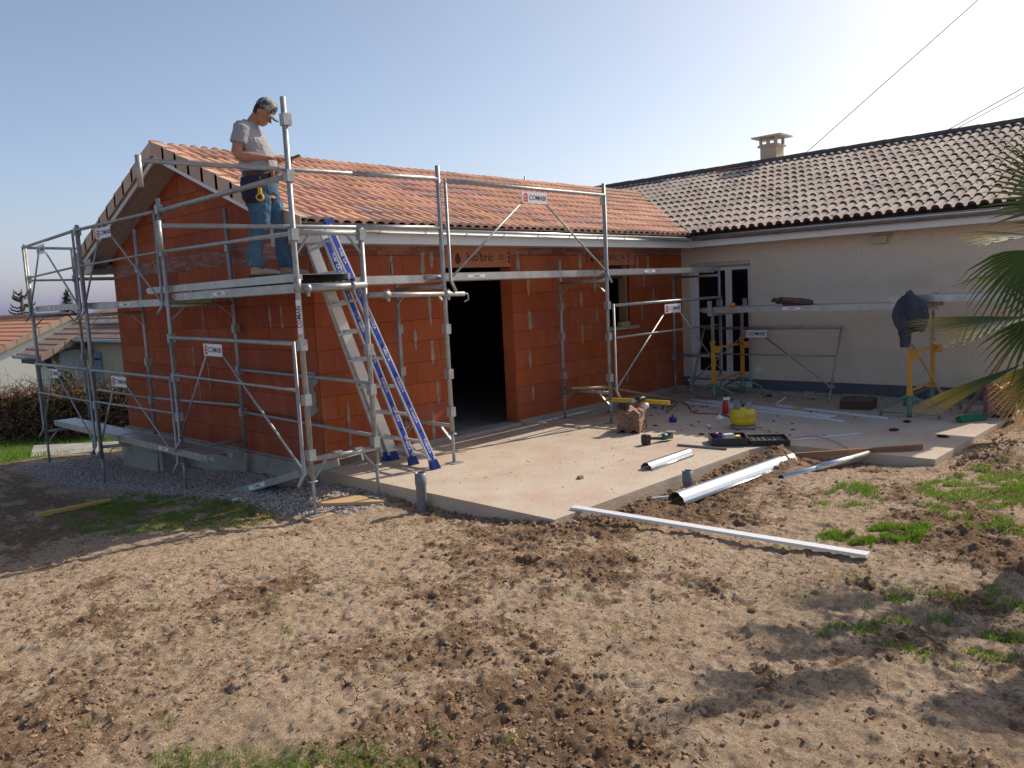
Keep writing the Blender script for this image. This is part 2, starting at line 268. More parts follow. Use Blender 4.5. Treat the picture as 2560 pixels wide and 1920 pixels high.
# ------------------------------------------------------------------ mesh helpers
class MB:
    def __init__(s): s.v = []; s.f = []; s.m = []; s.sm = []
    def add(s, vs, fs, mi=0, smooth=False):
        o = len(s.v); s.v += [tuple(p) for p in vs]
        for f in fs: s.f.append([i+o for i in f]); s.m.append(mi); s.sm.append(smooth)
        return s
    def box(s, a, b, mi=0):
        x0, y0, z0 = [min(p, q) for p, q in zip(a, b)]; x1, y1, z1 = [max(p, q) for p, q in zip(a, b)]
        return s.add([(x0,y0,z0),(x1,y0,z0),(x1,y1,z0),(x0,y1,z0),(x0,y0,z1),(x1,y0,z1),(x1,y1,z1),(x0,y1,z1)],
                     [(0,3,2,1),(4,5,6,7),(0,1,5,4),(1,2,6,5),(2,3,7,6),(3,0,4,7)], mi)
    def beam(s, p, q, w, h, upv=(0,0,1), mi=0):
        p = Vector(p); q = Vector(q); d = (q-p).normalized(); u = Vector(upv)
        sd = d.cross(u)
        if sd.length < 1e-4: sd = d.cross(Vector((1,0,0)))
        sd.normalize(); u = sd.cross(d).normalized()
        vs = []
        for c in (p, q):
            for a, b in ((-1,-1),(1,-1),(1,1),(-1,1)): vs.append(c + sd*(a*w/2) + u*(b*h/2))
        return s.add(vs, [(0,1,2,3),(7,6,5,4),(0,4,5,1),(1,5,6,2),(2,6,7,3),(3,7,4,0)], mi)
    def tube(s, pts, r, n=8, mi=0, cap=True, smooth=True):
        pts = [Vector(p) for p in pts]; rs = r if isinstance(r, (list, tuple)) else [r]*len(pts)
        vs = []; fs = []; prev = None
        for i, p in enumerate(pts):
            d = (pts[min(i+1, len(pts)-1)] - pts[max(i-1, 0)]).normalized()
            if prev is None:
                a = d.orthogonal().normalized()
            else:
                a = prev - d*prev.dot(d)
                a = a.normalized() if a.length > 1e-5 else d.orthogonal().normalized()
            prev = a; b = d.cross(a)
            for k in range(n):
                t = 2*PI*k/n; vs.append(p + (a*math.cos(t) + b*math.sin(t))*rs[i])
        for i in range(len(pts)-1):
            for k in range(n):
                k2 = (k+1) % n; fs.append((i*n+k, i*n+k2, (i+1)*n+k2, (i+1)*n+k))
        s.add(vs, fs, mi, smooth)
        if cap:
            o = len(s.v)-len(vs)
            s.f.append([o+k for k in reversed(range(n))]); s.m.append(mi); s.sm.append(False)
            s.f.append([o+(len(pts)-1)*n+k for k in range(n)]); s.m.append(mi); s.sm.append(False)
        return s
    def loft(s, rings, mi=0, cap=True, smooth=True, closed=True):
        n = len(rings[0]); vs = [p for r in rings for p in r]; fs = []
        for i in range(len(rings)-1):
            for k in range(n if closed else n-1):
                k2 = (k+1) % n; fs.append((i*n+k, i*n+k2, (i+1)*n+k2, (i+1)*n+k))
        if cap and closed: fs.append(tuple(reversed(range(n)))); fs.append(tuple((len(rings)-1)*n+k for k in range(n)))
        return s.add(vs, fs, mi, smooth)
    def ell(s, path, n=16, mi=0):   # path: (centre, rx, ry, frame direction) elliptical rings about z or any axis
        rings = []
        for c, rx, ry, ax in path:
            ax = Vector(ax).normalized(); xa = Vector((0,1,0)).cross(ax)
            xa = xa.normalized() if xa.length > .1 else Vector((1,0,0)); ya = ax.cross(xa)
            rings.append([Vector(c) + xa*rx*math.cos(2*PI*k/n) + ya*ry*math.sin(2*PI*k/n) for k in range(n)])
        return s.loft(rings, mi)
    def prism(s, poly, z0, z1, mi=0):   # polygon in xy (counter-clockwise)
        n = len(poly)
        vs = [(x, y, z0) for x, y in poly] + [(x, y, z1) for x, y in poly]
        fs = [tuple(reversed(range(n))), tuple(range(n, 2*n))] + [(i, (i+1) % n, n+(i+1) % n, n+i) for i in range(n)]
        return s.add(vs, fs, mi)
    def ext(s, poly, d, mi=0):     # 3-D polygon extruded by vector d
        n = len(poly); d = Vector(d); P = [Vector(p) for p in poly]
        vs = P + [p+d for p in P]
        nrm = Vector((0,0,0))
        for i in range(n): nrm += P[i].cross(P[(i+1) % n])
        flip = nrm.dot(d) < 0
        fs = [tuple(reversed(range(n))), tuple(range(n, 2*n))] + [(i, (i+1) % n, n+(i+1) % n, n+i) for i in range(n)]
        if flip: fs = [tuple(reversed(f)) for f in fs]
        return s.add(vs, fs, mi)
    def merge(s, o, mx=None, dm=0):
        k = len(s.v); s.v += [tuple(mx @ Vector(p)) if mx else p for p in o.v]
        s.f += [[i+k for i in f] for f in o.f]; s.m += [i+dm for i in o.m]; s.sm += o.sm
        return s
    def mesh(s, name, mats, off=(0,0,0)):
        me = bpy.data.meshes.new(name)
        me.from_pydata([(p[0]-off[0], p[1]-off[1], p[2]-off[2]) for p in s.v], [], s.f)
        for m in (mats if isinstance(mats, (list, tuple)) else [mats]): me.materials.append(M[m] if isinstance(m, str) else m)
        me.polygons.foreach_set('material_index', s.m); me.polygons.foreach_set('use_smooth', s.sm)
        me.update(); return me

def link(name, me, parent=None, loc=None, rot=None):
    o = bpy.data.objects.new(name, me); COL.objects.link(o)
    if parent: o.parent = parent
    if loc is not None: o.location = loc
    if rot is not None: o.rotation_euler = rot
    return o
def tag(o, label=None, cat=None, group=None, kind=None):
    if label: o['label'] = label
    if cat: o['category'] = cat
    if group: o['group'] = group
    if kind: o['kind'] = kind
    return o
def thing(name, label, cat, loc=(0,0,0), rot=(0,0,0), group=None):
    o = bpy.data.objects.new(name, None); COL.objects.link(o); o.empty_display_size = .1
    o.location = loc; o.rotation_euler = rot
    return tag(o, label, cat, group)
def part(name, mb, mats, root, world=True, **kw):     # mb in world coordinates when world, else in the root's frame
    off = root.location if (world and root) else (0,0,0)
    return tag(link(name, mb.mesh(name, mats, off), root), **kw)
def sub(name, mb, mats, par, root=None, world=True, **kw):
    off = root.location if (world and root) else (0,0,0)
    return tag(link(name, mb.mesh(name, mats, off), par), **kw)
def solo(name, mb, mats, label, cat, group=None, kind=None, origin=(0,0,0)):
    o = link(name, mb.mesh(name, mats, origin), None, origin); return tag(o, label, cat, group, kind)

_txt = {}
def text_mb(st, size, origin, xd, nrm, mi=0, bold=0., spacing=1.):
    key = (st, spacing, bold)
    if key not in _txt:
        cu = bpy.data.curves.new('t', 'FONT'); cu.body = st; cu.align_x = 'CENTER'; cu.align_y = 'CENTER'; cu.space_character = spacing
        cu.offset = bold; cu.resolution_u = 2
        ob = bpy.data.objects.new('t', cu); me = ob.to_mesh()
        _txt[key] = ([tuple(v.co) for v in me.vertices], [tuple(p.vertices) for p in me.polygons]); ob.to_mesh_clear(); bpy.data.objects.remove(ob)
    vs, fs = _txt[key]; xd = Vector(xd).normalized(); nrm = Vector(nrm).normalized(); yd = nrm.cross(xd).normalized()
    o = Vector(origin)
    return MB().add([o + xd*(v[0]*size) + yd*(v[1]*size) + nrm*.0015 for v in vs], fs, mi)

# ------------------------------------------------------------------ noise for terrain
def vnoise(x, y, seed):
    r = np.random.default_rng(seed); T = r.random((256, 256)).astype(np.float32)
    xi = np.floor(x).astype(int); yi = np.floor(y).astype(int); fx = x-xi; fy = y-yi
    fx = fx*fx*(3-2*fx); fy = fy*fy*(3-2*fy)
    a = T[xi & 255, yi & 255]; b = T[(xi+1) & 255, yi & 255]; c = T[xi & 255, (yi+1) & 255]; d = T[(xi+1) & 255, (yi+1) & 255]
    return (a*(1-fx)+b*fx)*(1-fy) + (c*(1-fx)+d*fx)*fy
def fbm(x, y, f, o, seed, g=.55):
    s = 0; a = 1; t = 0
    for i in range(o):
        ang = .6*i; xr = x*math.cos(ang)-y*math.sin(ang); yr = x*math.sin(ang)+y*math.cos(ang)
        s = s + a*vnoise(xr*f*2**i+37.7*i, yr*f*2**i+11.3*i, seed+i); t += a; a *= g
    return s/t
ctrl = np.array([(-.12,-.4,-.12),(-.12,-1.7,-.15),(-.15,-2.7,-.13),(-.2,-3.4,-.03),(.44,-3.4,-.09),(1.3,-3.45,-.12),(2.1,-3.45,-.12),
 (3.0,-3.7,-.11),(3.3,-4.4,-.10),(3.4,-5.15,-.05),(4.5,-5.25,-.03),(6.5,-5.3,-.03),(-.84,-1.05,-.17),(-.84,1.66,-.30),(-1.07,3.56,-.43),
 (-1.05,5.86,-.43),(-.05,.6,-.2),(-.05,1.7,-.26),(-.05,3.5,-.40),(-.05,5.4,-.5),(-2.5,1.5,-.28),(-2.2,-1.2,-.1),(-3,-3,-.01),(-1.5,-3.5,-.02),
 (-3.5,-5.5,.03),(-2,-5.5,.05),(-4.6,-7.2,.12),(0,-5,.0),(1,-6,.06),(3,-6,.06),(5,-7,.12),(0,-8,.1),(-6,-2,-.1),(-6,2,-.35),(-4,5,-.45),
 (0,8,-.62),(-4,9,-.7),(3,12,-.9),(-5,15,-1),(-12,0,-.5),(8,-8,.2),(2.6,-3.62,-.06),(20,25,-1.8),(-20,20,-2),(-20,-20,0),(20,-20,.3),(5,20,-1.4),(1.5,20,-1.2)], dtype=float)
def _U(r2): return np.where(r2 > 0, r2*np.log(np.maximum(r2, 1e-12)), 0)
_N = len(ctrl); _d = ((ctrl[:,None,:2]-ctrl[None,:,:2])**2).sum(-1)
_A = np.zeros((_N+3, _N+3)); _A[:_N,:_N] = _U(_d)+np.eye(_N)*.02; _A[:_N,_N] = 1; _A[:_N,_N+1:] = ctrl[:,:2]; _A[_N:,:_N] = _A[:_N,_N:].T
_w = np.linalg.solve(_A, np.concatenate([ctrl[:,2], np.zeros(3)]))
def base_h(x, y):
    x = np.asarray(x, float); y = np.asarray(y, float)
    xx = np.clip(x, -20, 20); yy = np.clip(y, -20, 25)
    h = _w[_N] + _w[_N+1]*xx + _w[_N+2]*yy
    for i in range(_N): h = h + _w[i]*_U((xx-ctrl[i,0])**2+(yy-ctrl[i,1])**2)
    far = np.maximum(0, np.hypot(x, y)-25)
    return np.clip(h, -2.2, .6) - np.minimum(far*.02, 1.5)*(y > -5)
def poly_mask(x, y, P, soft=.15):     # 1 inside polygon, soft edge
    P = np.array(P); ins = np.zeros(x.shape, bool); dmin = np.full(x.shape, 1e9)
    for i in range(len(P)):
        ax, ay = P[i]; bx, by = P[(i+1) % len(P)]
        c = ((ay > y) != (by > y)) & (x < (bx-ax)*(y-ay)/((by-ay) if by != ay else 1e-9)+ax); ins ^= c
        t = np.clip(((x-ax)*(bx-ax)+(y-ay)*(by-ay))/((bx-ax)**2+(by-ay)**2), 0, 1)
        dmin = np.minimum(dmin, np.hypot(x-ax-t*(bx-ax), y-ay-t*(by-ay)))
    return np.clip(.5+np.where(ins, dmin, -dmin)/soft, 0, 1)
GRAVEL = [(-.05,6.3),(-1.5,6.0),(-1.45,4.3),(-1.25,3.2),(-1.12,1.6),(-.98,.2),(-.95,-.75),(-.75,-1.15),(-.3,-1.35),(-.1,-1.2)]
LAWN = [(-9,7.6),(-4,6.6),(-1.9,6.7),(-.6,7.2),(.8,7.4),(2.2,9),(8,14),(40,40),(-40,60),(-60,8)]
HOUSE_FP = [(7.2,8),(7.2,-5.0),(14,-5),(14,8)]
SLAB = [(-.12,-.02),(-.12,-3.3),(3.0,-3.33),(3.42,-3.42),(3.44,-5.0),(9.0,-5.06),(9.0,-.02)]
def masks(x, y):
    n1 = fbm(x, y, .8, 3, 50); n2 = fbm(x, y, 3.1, 4, 60); n3 = fbm(x, y, 9, 3, 65)
    fr = fbm(x, y, 1.4, 6, 150, .78)
    soil = np.clip((fr*.75+n1*.25-.50)*6.5+.38, 0, 1)
    # the strip along the slab is loose, dug soil; a pale compacted stretch in the foreground left
    soil = np.maximum(soil, .9*np.exp(-((y+3.75)/.42)**2)*((x > -.1) & (x < 3.5))*np.clip((n2-.35)*5, 0, 1))
    soil = np.maximum(soil, np.exp(-(((x-2.75)/.5)**2+((y+3.75)/.3)**2)))
    soil = np.maximum(soil, .9*np.exp(-(((x-3.9)/1.3)**2+((y+5.6)/.3)**2))*np.clip((n2-.3)*5, 0, 1))
    soil = soil*(1-.65*np.exp(-(((x+3.0)/.9)**2+((y+3.6)/1.3)**2)))
    gable_shadow = np.clip((-x-1.0)*1.1, 0, 1)*np.clip((y+.3)*1.2, 0, 1); soil = np.maximum(soil, gable_shadow*np.clip((n2-.3)*3.5, 0, 1)*.9)  # extension's cast shadow put into the ground as darker soil
    dx = x + (fbm(x, y, 2.5, 3, 70)-.5)*.35; dy = y + (fbm(x, y, 2.5, 3, 80)-.5)*.35
    return soil, poly_mask(dx, dy, GRAVEL, .12), poly_mask(dx, dy, LAWN, .25)
def height(x, y, fine=True):
    soil, grav, lawn = masks(x, y)
    h = base_h(x, y) + (fbm(x, y, .8, 3, 5)-.5)*.07*(1-grav)
    near = np.clip(1.3-np.hypot(x-CAM.x, y-CAM.y)/16, 0, 1)
    rg = 1-np.abs(2*fbm(x, y, 5, 4, 20)-1); cl = fbm(x, y, 16, 3, 30, .7)
    rough = soil*(1-grav)*(1-lawn)
    fn = fbm(x, y, 24, 3, 41, .75); wr = 1-np.abs(2*fbm(x, y, 11, 3, 43)-1)
    h = h + near*(1-grav)*((fn-.5)*(.022+.020*rough) + rough*((rg-.75)*.075+(cl-.5)*.05) + (1-rough)*((fbm(x, y, 7, 3, 40)-.5)*.036+(wr-.8)*.034)) + grav*(cl-.5)*.012
    pit = np.clip((fbm(x, y, 4.2, 3, 90)-.70)*9, 0, 1)*(1-grav)*(1-lawn); h = h - near*pit*.02
    # mounds of dug soil
    h = h + .16*np.exp(-(((x-2.85)/.30)**2+((y+3.72)/.22)**2)) + .13*np.exp(-(((x-3.95)/.42)**2+((y+5.5)/.28)**2))*(.6+cl*.8)
    return h, np.maximum(soil, pit*.5), grav, lawn
def gz(x, y):
    return float(height(np.array([x], float), np.array([y], float))[0][0])

def axis(dense0, dense1, step, lo, hi):
    a = list(np.arange(dense0, dense1, step)); s = step; p = dense1
    while p < hi: a.append(p); s = min(s*1.10, 25); p += s
    a.append(hi); s = step; p = dense0-step; b = []
    while p > lo: b.append(p); s = min(s*1.10, 25); p -= s
    b.append(lo); return np.array(b[::-1]+a)
def build_ground():
    xs = axis(-4.3, 3.3, .0125, -220, 300); ys = axis(-6.8, -.2, .0125, -150, 350)
    X, Y = np.meshgrid(xs, ys, indexing='ij'); X = X.ravel(); Y = Y.ravel()
    h, soil, grav, lawn = height(X, Y)
    under = np.maximum(poly_mask(X, Y, [(-.06,6.0),(-.06,-3.24),(3.04,-3.26),(3.47,-3.4),(3.5,-4.94),(9,-5.0),(14,-5),(14,8),(0.05,8)], .02), 0)
    gab = (X > .03) & (X < 12) & (Y > -.5) & (Y < 5.4)
    h = np.where((under > .95) | gab, np.minimum(h, -.35), h)
    nx, ny = len(xs), len(ys)
    me = bpy.data.meshes.new('ground'); me.vertices.add(nx*ny)
    me.vertices.foreach_set('co', np.stack([X, Y, h], 1).astype(np.float32).ravel())
    i = np.arange((nx-1)*(ny-1)); r = i//(ny-1); c = i % (ny-1); a = r*ny+c
    q = np.stack([a, a+ny, a+ny+1, a+1], 1).astype(np.int32)
    me.loops.add(q.size); me.loops.foreach_set('vertex_index', q.ravel())
    me.polygons.add(len(q)); me.polygons.foreach_set('loop_start', np.arange(0, q.size, 4, dtype=np.int32))
    me.polygons.foreach_set('use_smooth', np.ones(len(q), bool))
    me.update(calc_edges=True)
    for nm, v in (('soil', soil), ('grav', grav), ('lawn', lawn)):
        at = me.attributes.new(nm, 'FLOAT', 'POINT'); at.data.foreach_set('value', v.astype(np.float32))
    me.materials.append(M['mud']); tag(link('ground', me), kind='structure')
build_ground()

# ------------------------------------------------------------------ terrace slab and foundations
s = MB(); s.prism(list(reversed(SLAB)), -.36, 0.0)
terr = tag(link('terrace_slab', s.mesh('terrace_slab', 'concrete')), kind='structure')
s = MB().box((.02,.03,-.36), (7.3,5.46,.008))       # floor inside
tag(link('extension_floor', s.mesh('extension_floor', 'footing')), kind='structure')

# ------------------------------------------------------------------ brick extension
ext = thing('brick_extension', 'unfinished single storey extension of large orange bricks under a new terracotta roof', 'building')
SL = .385
def zt(y): return 2.55 + SL*(y+.47) if y <= 2.74 else 2.55 + SL*(5.95-y)
def zh(x): return 2.58 + SL*(x-6.68)
RIDGE_Y = 2.74
OPEN_F = [(1.77, 2.985, -.1, 2.1), (5.02, 5.64, 1.10, 2.1)]
LINT_F = [(1.77, 2.985, 2.1, 2.352), (4.86, 5.78, 2.1, 2.352)]
wallf = MB()     # solid core behind the bricks
def core(x0, x1, z0, z1): wallf.box((x0, .012, z0), (x1, .20, z1))
core(.012, 1.77, 0, 2.42); core(1.77, 2.985, 2.1, 2.42); core(2.985, 5.02, 0, 2.42); core(5.02, 5.64, 0, 1.10); core(5.02, 5.64, 2.1, 2.42); core(5.64, 7.15, 0, 2.42)
wall_front = part('front_wall', wallf, 'jointback', ext)
g = MB(); g.ext([(.012,.20,0),(.012,5.48,0),(.012,5.48,zt(5.48)-.2),(.012,RIDGE_Y,zt(RIDGE_Y)-.2),(.012,.20,zt(.2)-.2)], (.19,0,0))
wall_gable = part('gable_wall', g, 'jointback', ext)
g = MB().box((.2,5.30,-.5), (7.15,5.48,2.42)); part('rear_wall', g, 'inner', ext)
part('ceiling', MB().box((.0,.0,2.421),(7.3,5.48,2.44)), 'inner', ext); part('party_wall', MB().box((7.12,.2,-.3),(7.14,5.3,2.43)), 'inner', ext)  # ceiling is added, unseen, to stop light leaking into the room
def subtract(r, holes):
    out = [r]
    for hx0, hx1, hz0, hz1 in holes:
        nx = []
        for x0, x1, z0, z1 in out:
            if hx1 <= x0 or hx0 >= x1 or hz1 <= z0 or hz0 >= z1: nx.append((x0,x1,z0,z1)); continue
            if hx0 > x0: nx.append((x0,hx0,z0,z1))
            if hx1 < x1: nx.append((hx1,x1,z0,z1))
            a, b = max(x0,hx0), min(x1,hx1)
            if hz0 > z0: nx.append((a,b,z0,hz0))
            if hz1 < z1: nx.append((a,b,hz1,z1))
        out = nx
    return [o for o in out if o[1]-o[0] > .03 and o[3]-o[2] > .02]
_bm = {}
def brick(a, b, z0, z1, gable, m, depth=.045):
    L = round(b-a, 3); H = round(z1-z0, 3); key = (L, H, gable, m)
    if key not in _bm:
        e = .0016; s = MB(); c = .004
        def ring(d, k):
            return [(-L/2+e+k, d, -H/2+e+k), (L/2-e-k, d, -H/2+e+k), (L/2-e-k, d, H/2-e-k), (-L/2+e+k, d, H/2-e-k)]
        R = ring(depth, 0)+ring(.003, 0)+ring(0, .003)
        if gable: R = [(p[1], -p[0], p[2]) for p in R]
        s.add(R, [(0,1,5,4),(1,2,6,5),(2,3,7,6),(3,0,4,7),(4,5,9,8),(5,6,10,9),(6,7,11,10),(7,4,8,11),(8,9,10,11)])
        _bm[key] = s.mesh('brick', m)
    j = rnd.uniform(-.0015, .0015)
    if gable: return link('brick', _bm[key], wall_gable, (-.0015+j, (a+b)/2, (z0+z1)/2))
    return link('brick', _bm[key], wall_front, ((a+b)/2, -.0015+j, (z0+z1)/2))
for r in range(9):
    z0 = .25*r; x = -.0 - (.25 if r % 2 else 0); k = 0
    first = .30 if r % 2 else .18
    edges = [0.0, first]
    while edges[-1] < 7.14: edges.append(min(7.15, edges[-1]+.5))
    for a, b in zip(edges, edges[1:]):
        for p in subtract((a, b, z0, z0+.25), OPEN_F+LINT_F): brick(p[0], p[1], p[2], p[3], False, 'brick')
x = .06
edges = [0.0, .33]
while edges[-1] < 7.14: edges.append(min(7.15, edges[-1]+.5))
for a, b in zip(edges, edges[1:]):
    for p in subtract((a, b, 2.25, 2.42), LINT_F): brick(p[0], p[1], p[2], p[3], False, 'band')
def clip_poly(poly, f):
    out = []
    for i in range(len(poly)):
        p, q = poly[i], poly[(i+1) % len(poly)]; fp, fq = f(p), f(q)
        if fp >= 0: out.append(p)
        if (fp >= 0) != (fq >= 0):
            t = fp/(fp-fq); out.append((p[0]+(q[0]-p[0])*t, p[1]+(q[1]-p[1])*t))
    return out
zz = 0; r = 0
while zz < 3.7:
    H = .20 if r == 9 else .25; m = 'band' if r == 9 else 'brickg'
    edges = [.052, .052+(.45 if r % 2 else .2)]
    while edges[-1] < 5.47: edges.append(min(5.48, edges[-1]+.5))
    for a, b in zip(edges, edges[1:]):
        if b-a < .03: continue
        P = [(a+.002,zz+.002),(b-.002,zz+.002),(b-.002,zz+H-.002),(a+.002,zz+H-.002)]
        Q = clip_poly(P, lambda p: zt(min(p[0],RIDGE_Y))-.15-p[1]) if a < RIDGE_Y else P
        Q = clip_poly(Q, lambda p: 2.55+SL*(5.95-p[0])-.15-p[1]) if Q and b > RIDGE_Y else Q
        if len(Q) < 3: continue
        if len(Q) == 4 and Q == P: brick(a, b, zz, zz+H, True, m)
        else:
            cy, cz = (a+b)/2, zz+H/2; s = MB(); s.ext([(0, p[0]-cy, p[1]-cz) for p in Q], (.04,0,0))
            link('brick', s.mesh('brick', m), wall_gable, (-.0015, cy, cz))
    zz += H; r += 1
# lintels with the maker's stamp
for i, (x0, x1, z0, z1) in enumerate(LINT_F):
    s = MB().box((x0+.002, -.004, z0+.001), (x1-.002, .05, z1-.003))
    cx = 2.43 if i == 0 else 5.10
    s.merge(text_mb("bio'bric", .155, (cx, -.004, 2.225), (1,0,0), (0,-1,0), 1, bold=.012))
    s.merge(text_mb("ŒL3\nST", .04, (cx+.40, -.004, 2.225), (1,0,0), (0,-1,0), 2, bold=.01)) if False else None
    for dx in (-.50, .52):
        for k in range(3): s.box((cx+dx-.016, -.0055, 2.15+.055*k), (cx+dx+.016, -.004, 2.188+.055*k), 2)
    for a in range(2):
        for k in range(3): s.box((cx+.34+.03*k, -.0055, 2.19+.04*a), (cx+.355+.03*k, -.004, 2.215+.04*a), 2)
    # the drop-shaped emblem before the word
    D = [(cx-.385+.052*math.sin(t)*(1 if math.cos(t) < 0 else 1-.55*math.cos(t)), -.0055, 2.205+.062*(math.cos(t) if math.cos(t) < 0 else 1.25*math.cos(t))) for t in [2*PI*k/16 for k in range(16)]]
    s.add(D, [tuple(range(16))], 1)
    part('lintel', s, ['lintel','ink','inkfade'], wall_front) if False else sub('lintel', s, ['lintel','inkfade','inkfade'], wall_front)
# door reveals in brick, threshold, window sill
for side, x0 in (('a', 2.985), ('b', 1.77)):
    for r in range(9):
        z0 = .25*r; z1 = min(z0+.25, 2.1)
        s = MB().box((0,0,0), (.012, .19, z1-z0-.003)); o = link('brick', s.mesh('brick', 'brick'), wall_front, (x0-.006, .012, z0))
s = MB().box((1.74,-.06,0.0), (3.02,.20,.035)); sub('threshold', s, 'screed', wall_front)
s = MB().box((5.0,-.05,1.115), (5.80,.19,1.165)).box((5.0,-.05,1.165),(5.04,.0,1.18)); sub('window_sill', s, 'screed', wall_front)
s = MB().box((5.60,.05,1.166), (5.64,.19,2.1)); sub('window_post', s, 'wood', wall_front)
s = MB().box((5.10,.11,1.9), (5.6,.16,2.1)); sub('window_board', s, 'inner', wall_front)
s = MB().box((0,0,0), (.22,.08,.07)); solo('timber_offcut', s, 'woodpale', 'short pale timber block lying on the concrete window sill', 'offcut', origin=(0,0,0)).location = (5.36,-.03,1.166)
# mortar smears filling the vertical joints and the joint line above the door step
def smear(wallo, u, z, w, h, gable=False, m='mortar'):
    n = 30; P = []; ph = rnd.uniform(0, 6); tw = rnd.uniform(-.3, .3)
    for k in range(n):
        t = 2*PI*k/n; zf = math.sin(t); q = .62+.22*math.sin(5*zf+ph)+.16*math.sin(11*zf+ph*2)
        P.append((w/2*(math.copysign(abs(math.cos(t))**.45, math.cos(t))*q*rnd.uniform(.8,1.15)+tw*zf*.5), h/2*math.copysign(abs(math.sin(t))**.8, zf)*rnd.uniform(.93,1.05)))
    s = MB()
    if gable: s.ext([(0, -p[0], p[1]) for p in P], (-.003,0,0)); loc = (-.0035, u, z)
    else: s.ext([(p[0], 0, p[1]) for p in P], (0,-.003,0)); loc = (u, -.0035, z)
    return link('mortar_patch', s.mesh('mortar_patch', m), wallo, loc)
for u, z, w, h in [(1.02,2.12,.07,.26),(1.48,2.15,.10,.28),(1.62,2.2,.09,.2),(1.55,1.62,.07,.42),(1.30,1.28,.06,.26),(1.55,1.1,.07,.3),(1.6,.62,.05,.3),
    (1.5,.2,.06,.36),(.30,.42,.05,.5),(3.12,2.12,.10,.27),(3.3,1.86,.08,.3),(3.3,1.38,.09,.26),(3.27,.86,.07,.28),(3.3,.40,.06,.22),(4.42,2.13,.10,.26),(4.75,1.85,.08,.25),
    (4.42,1.62,.08,.24),(4.78,1.38,.06,.24),(4.42,1.12,.06,.28),(5.86,2.12,.08,.24),(6.15,2.12,.09,.24),(6.02,1.86,.08,.22),(6.28,1.62,.07,.24),(5.95,1.35,.05,.26),(5.5,.35,.06,.12),(1.05,.78,.05,.04),(1.0,2.12,.04,.2)]:
    smear(wall_front, u, z, w, h)
for u, z, w, h in [(3.0,1.12,.06,.30),(2.6,.9,.05,.34),(2.9,.68,.05,.25),(2.62,1.62,.05,.3),(1.75,1.6,.05,.3),(.95,1.62,.06,.26),(.7,1.62,.05,.26)]:
    smear(wall_gable, u, z, w, h, True)
smear(wall_gable, .22, .78, .34, .5, True, 'footing')
# mortar bed under the first course, foundation strip
s = MB().box((-.015,-.035,0.0), (1.77,.0,.022)).box((2.985,-.04,0), (7.15,.0,.03)); sub('mortar_bed', s, 'screed', wall_front)
n = 40; pts = []
s = MB(); s.ext([(0,0,.001),(0,-.16,.001),(0,-.05,.03),(0,0,.05)], (1.77,0,0)); s.ext([(3.0,0,.001),(3.0,-.18,.001),(3.0,-.06,.035),(3.0,0,.06)], (4.15,0,0)); sub('mortar_fillet', s, 'screed', wall_front)
s = MB().box((-.05,.0,-.75), (.0,5.56,-.004)).box((-.012,.0,-.004),(.0,5.5,.012)); part('footing', s, 'footing', ext)
s = MB().box((-.012,-.02,-.7),(.0,.0,-.36)); 
# roof structure, fascia, soffit
s = MB()
s.ext([(-.36,-.40,zt(-.40)-.055),(-.36,RIDGE_Y,zt(RIDGE_Y)-.055),(-.36,5.88,zt(5.88)-.055),(-.36,5.88,zt(5.88)-.10),(-.36,RIDGE_Y,zt(RIDGE_Y)-.10),(-.36,-.40,zt(-.40)-.10)], (10.4,0,0))
roof = part('roof', s, 'inner', ext)
s = MB()     # rising boards on the gable
for sgn in (1, -1):
    ya, yb = (-.36, RIDGE_Y) if sgn == 1 else (5.84, RIDGE_Y)
    P = [(-.375,ya,zt(ya)-.055),(-.375,yb-.001*sgn,zt(yb)-.055),(-.375,yb-.001*sgn,zt(yb)-.20),(-.375,ya,zt(ya)-.20)]
    sub('barge_board', MB().ext(P, (.022,0,0)), 'pvc', roof, ext)
for sgn in (1, -1):     # sloping soffit boards
    ya, yb = (-.34, RIDGE_Y) if sgn == 1 else (5.82, RIDGE_Y)
    for k in range(4):
        xa = -.352+.088*k
        P = [(xa,ya,zt(ya)-.165),(xa,yb,zt(yb)-.165),(xa,yb,zt(yb)-.150),(xa,ya,zt(ya)-.150)]
        sub('soffit_board', MB().ext(P, (.084,0,0)), 'pvcsoff', roof, ext)
sub('fascia', MB().box((-.375,-.372,2.345), (6.83,-.35,2.555)), 'pvc', roof, ext)
for k in range(3): sub('soffit_board', MB().box((-.35,-.35+.118*k,2.352), (7.1,-.35+.118*k+.114,2.366)), 'pvcsoff', roof, ext)
sub('fascia', MB().box((-.375,5.82,2.345), (7.0,5.842,2.52)), 'pvc', roof, ext)
s = MB(); s.ext([(-.376,5.84,2.345),(-.376,5.84,2.47),(-.376,5.3,2.56),(-.376,5.3,2.345)], (.02,0,0)); s.box((-.375,5.48,2.34),(0,5.84,2.352)); sub('eave_return', s, 'pvcsoff', roof, ext)
s = MB(); s.ext([(-.376,-.35,2.345),(-.376,-.35,2.47),(-.376,.15,2.62),(-.376,.15,2.345)], (.02,0,0)); s.box((-.375,-.35,2.34),(0,.15,2.352)); sub('eave_return', s, 'pvcsoff', roof, ext)
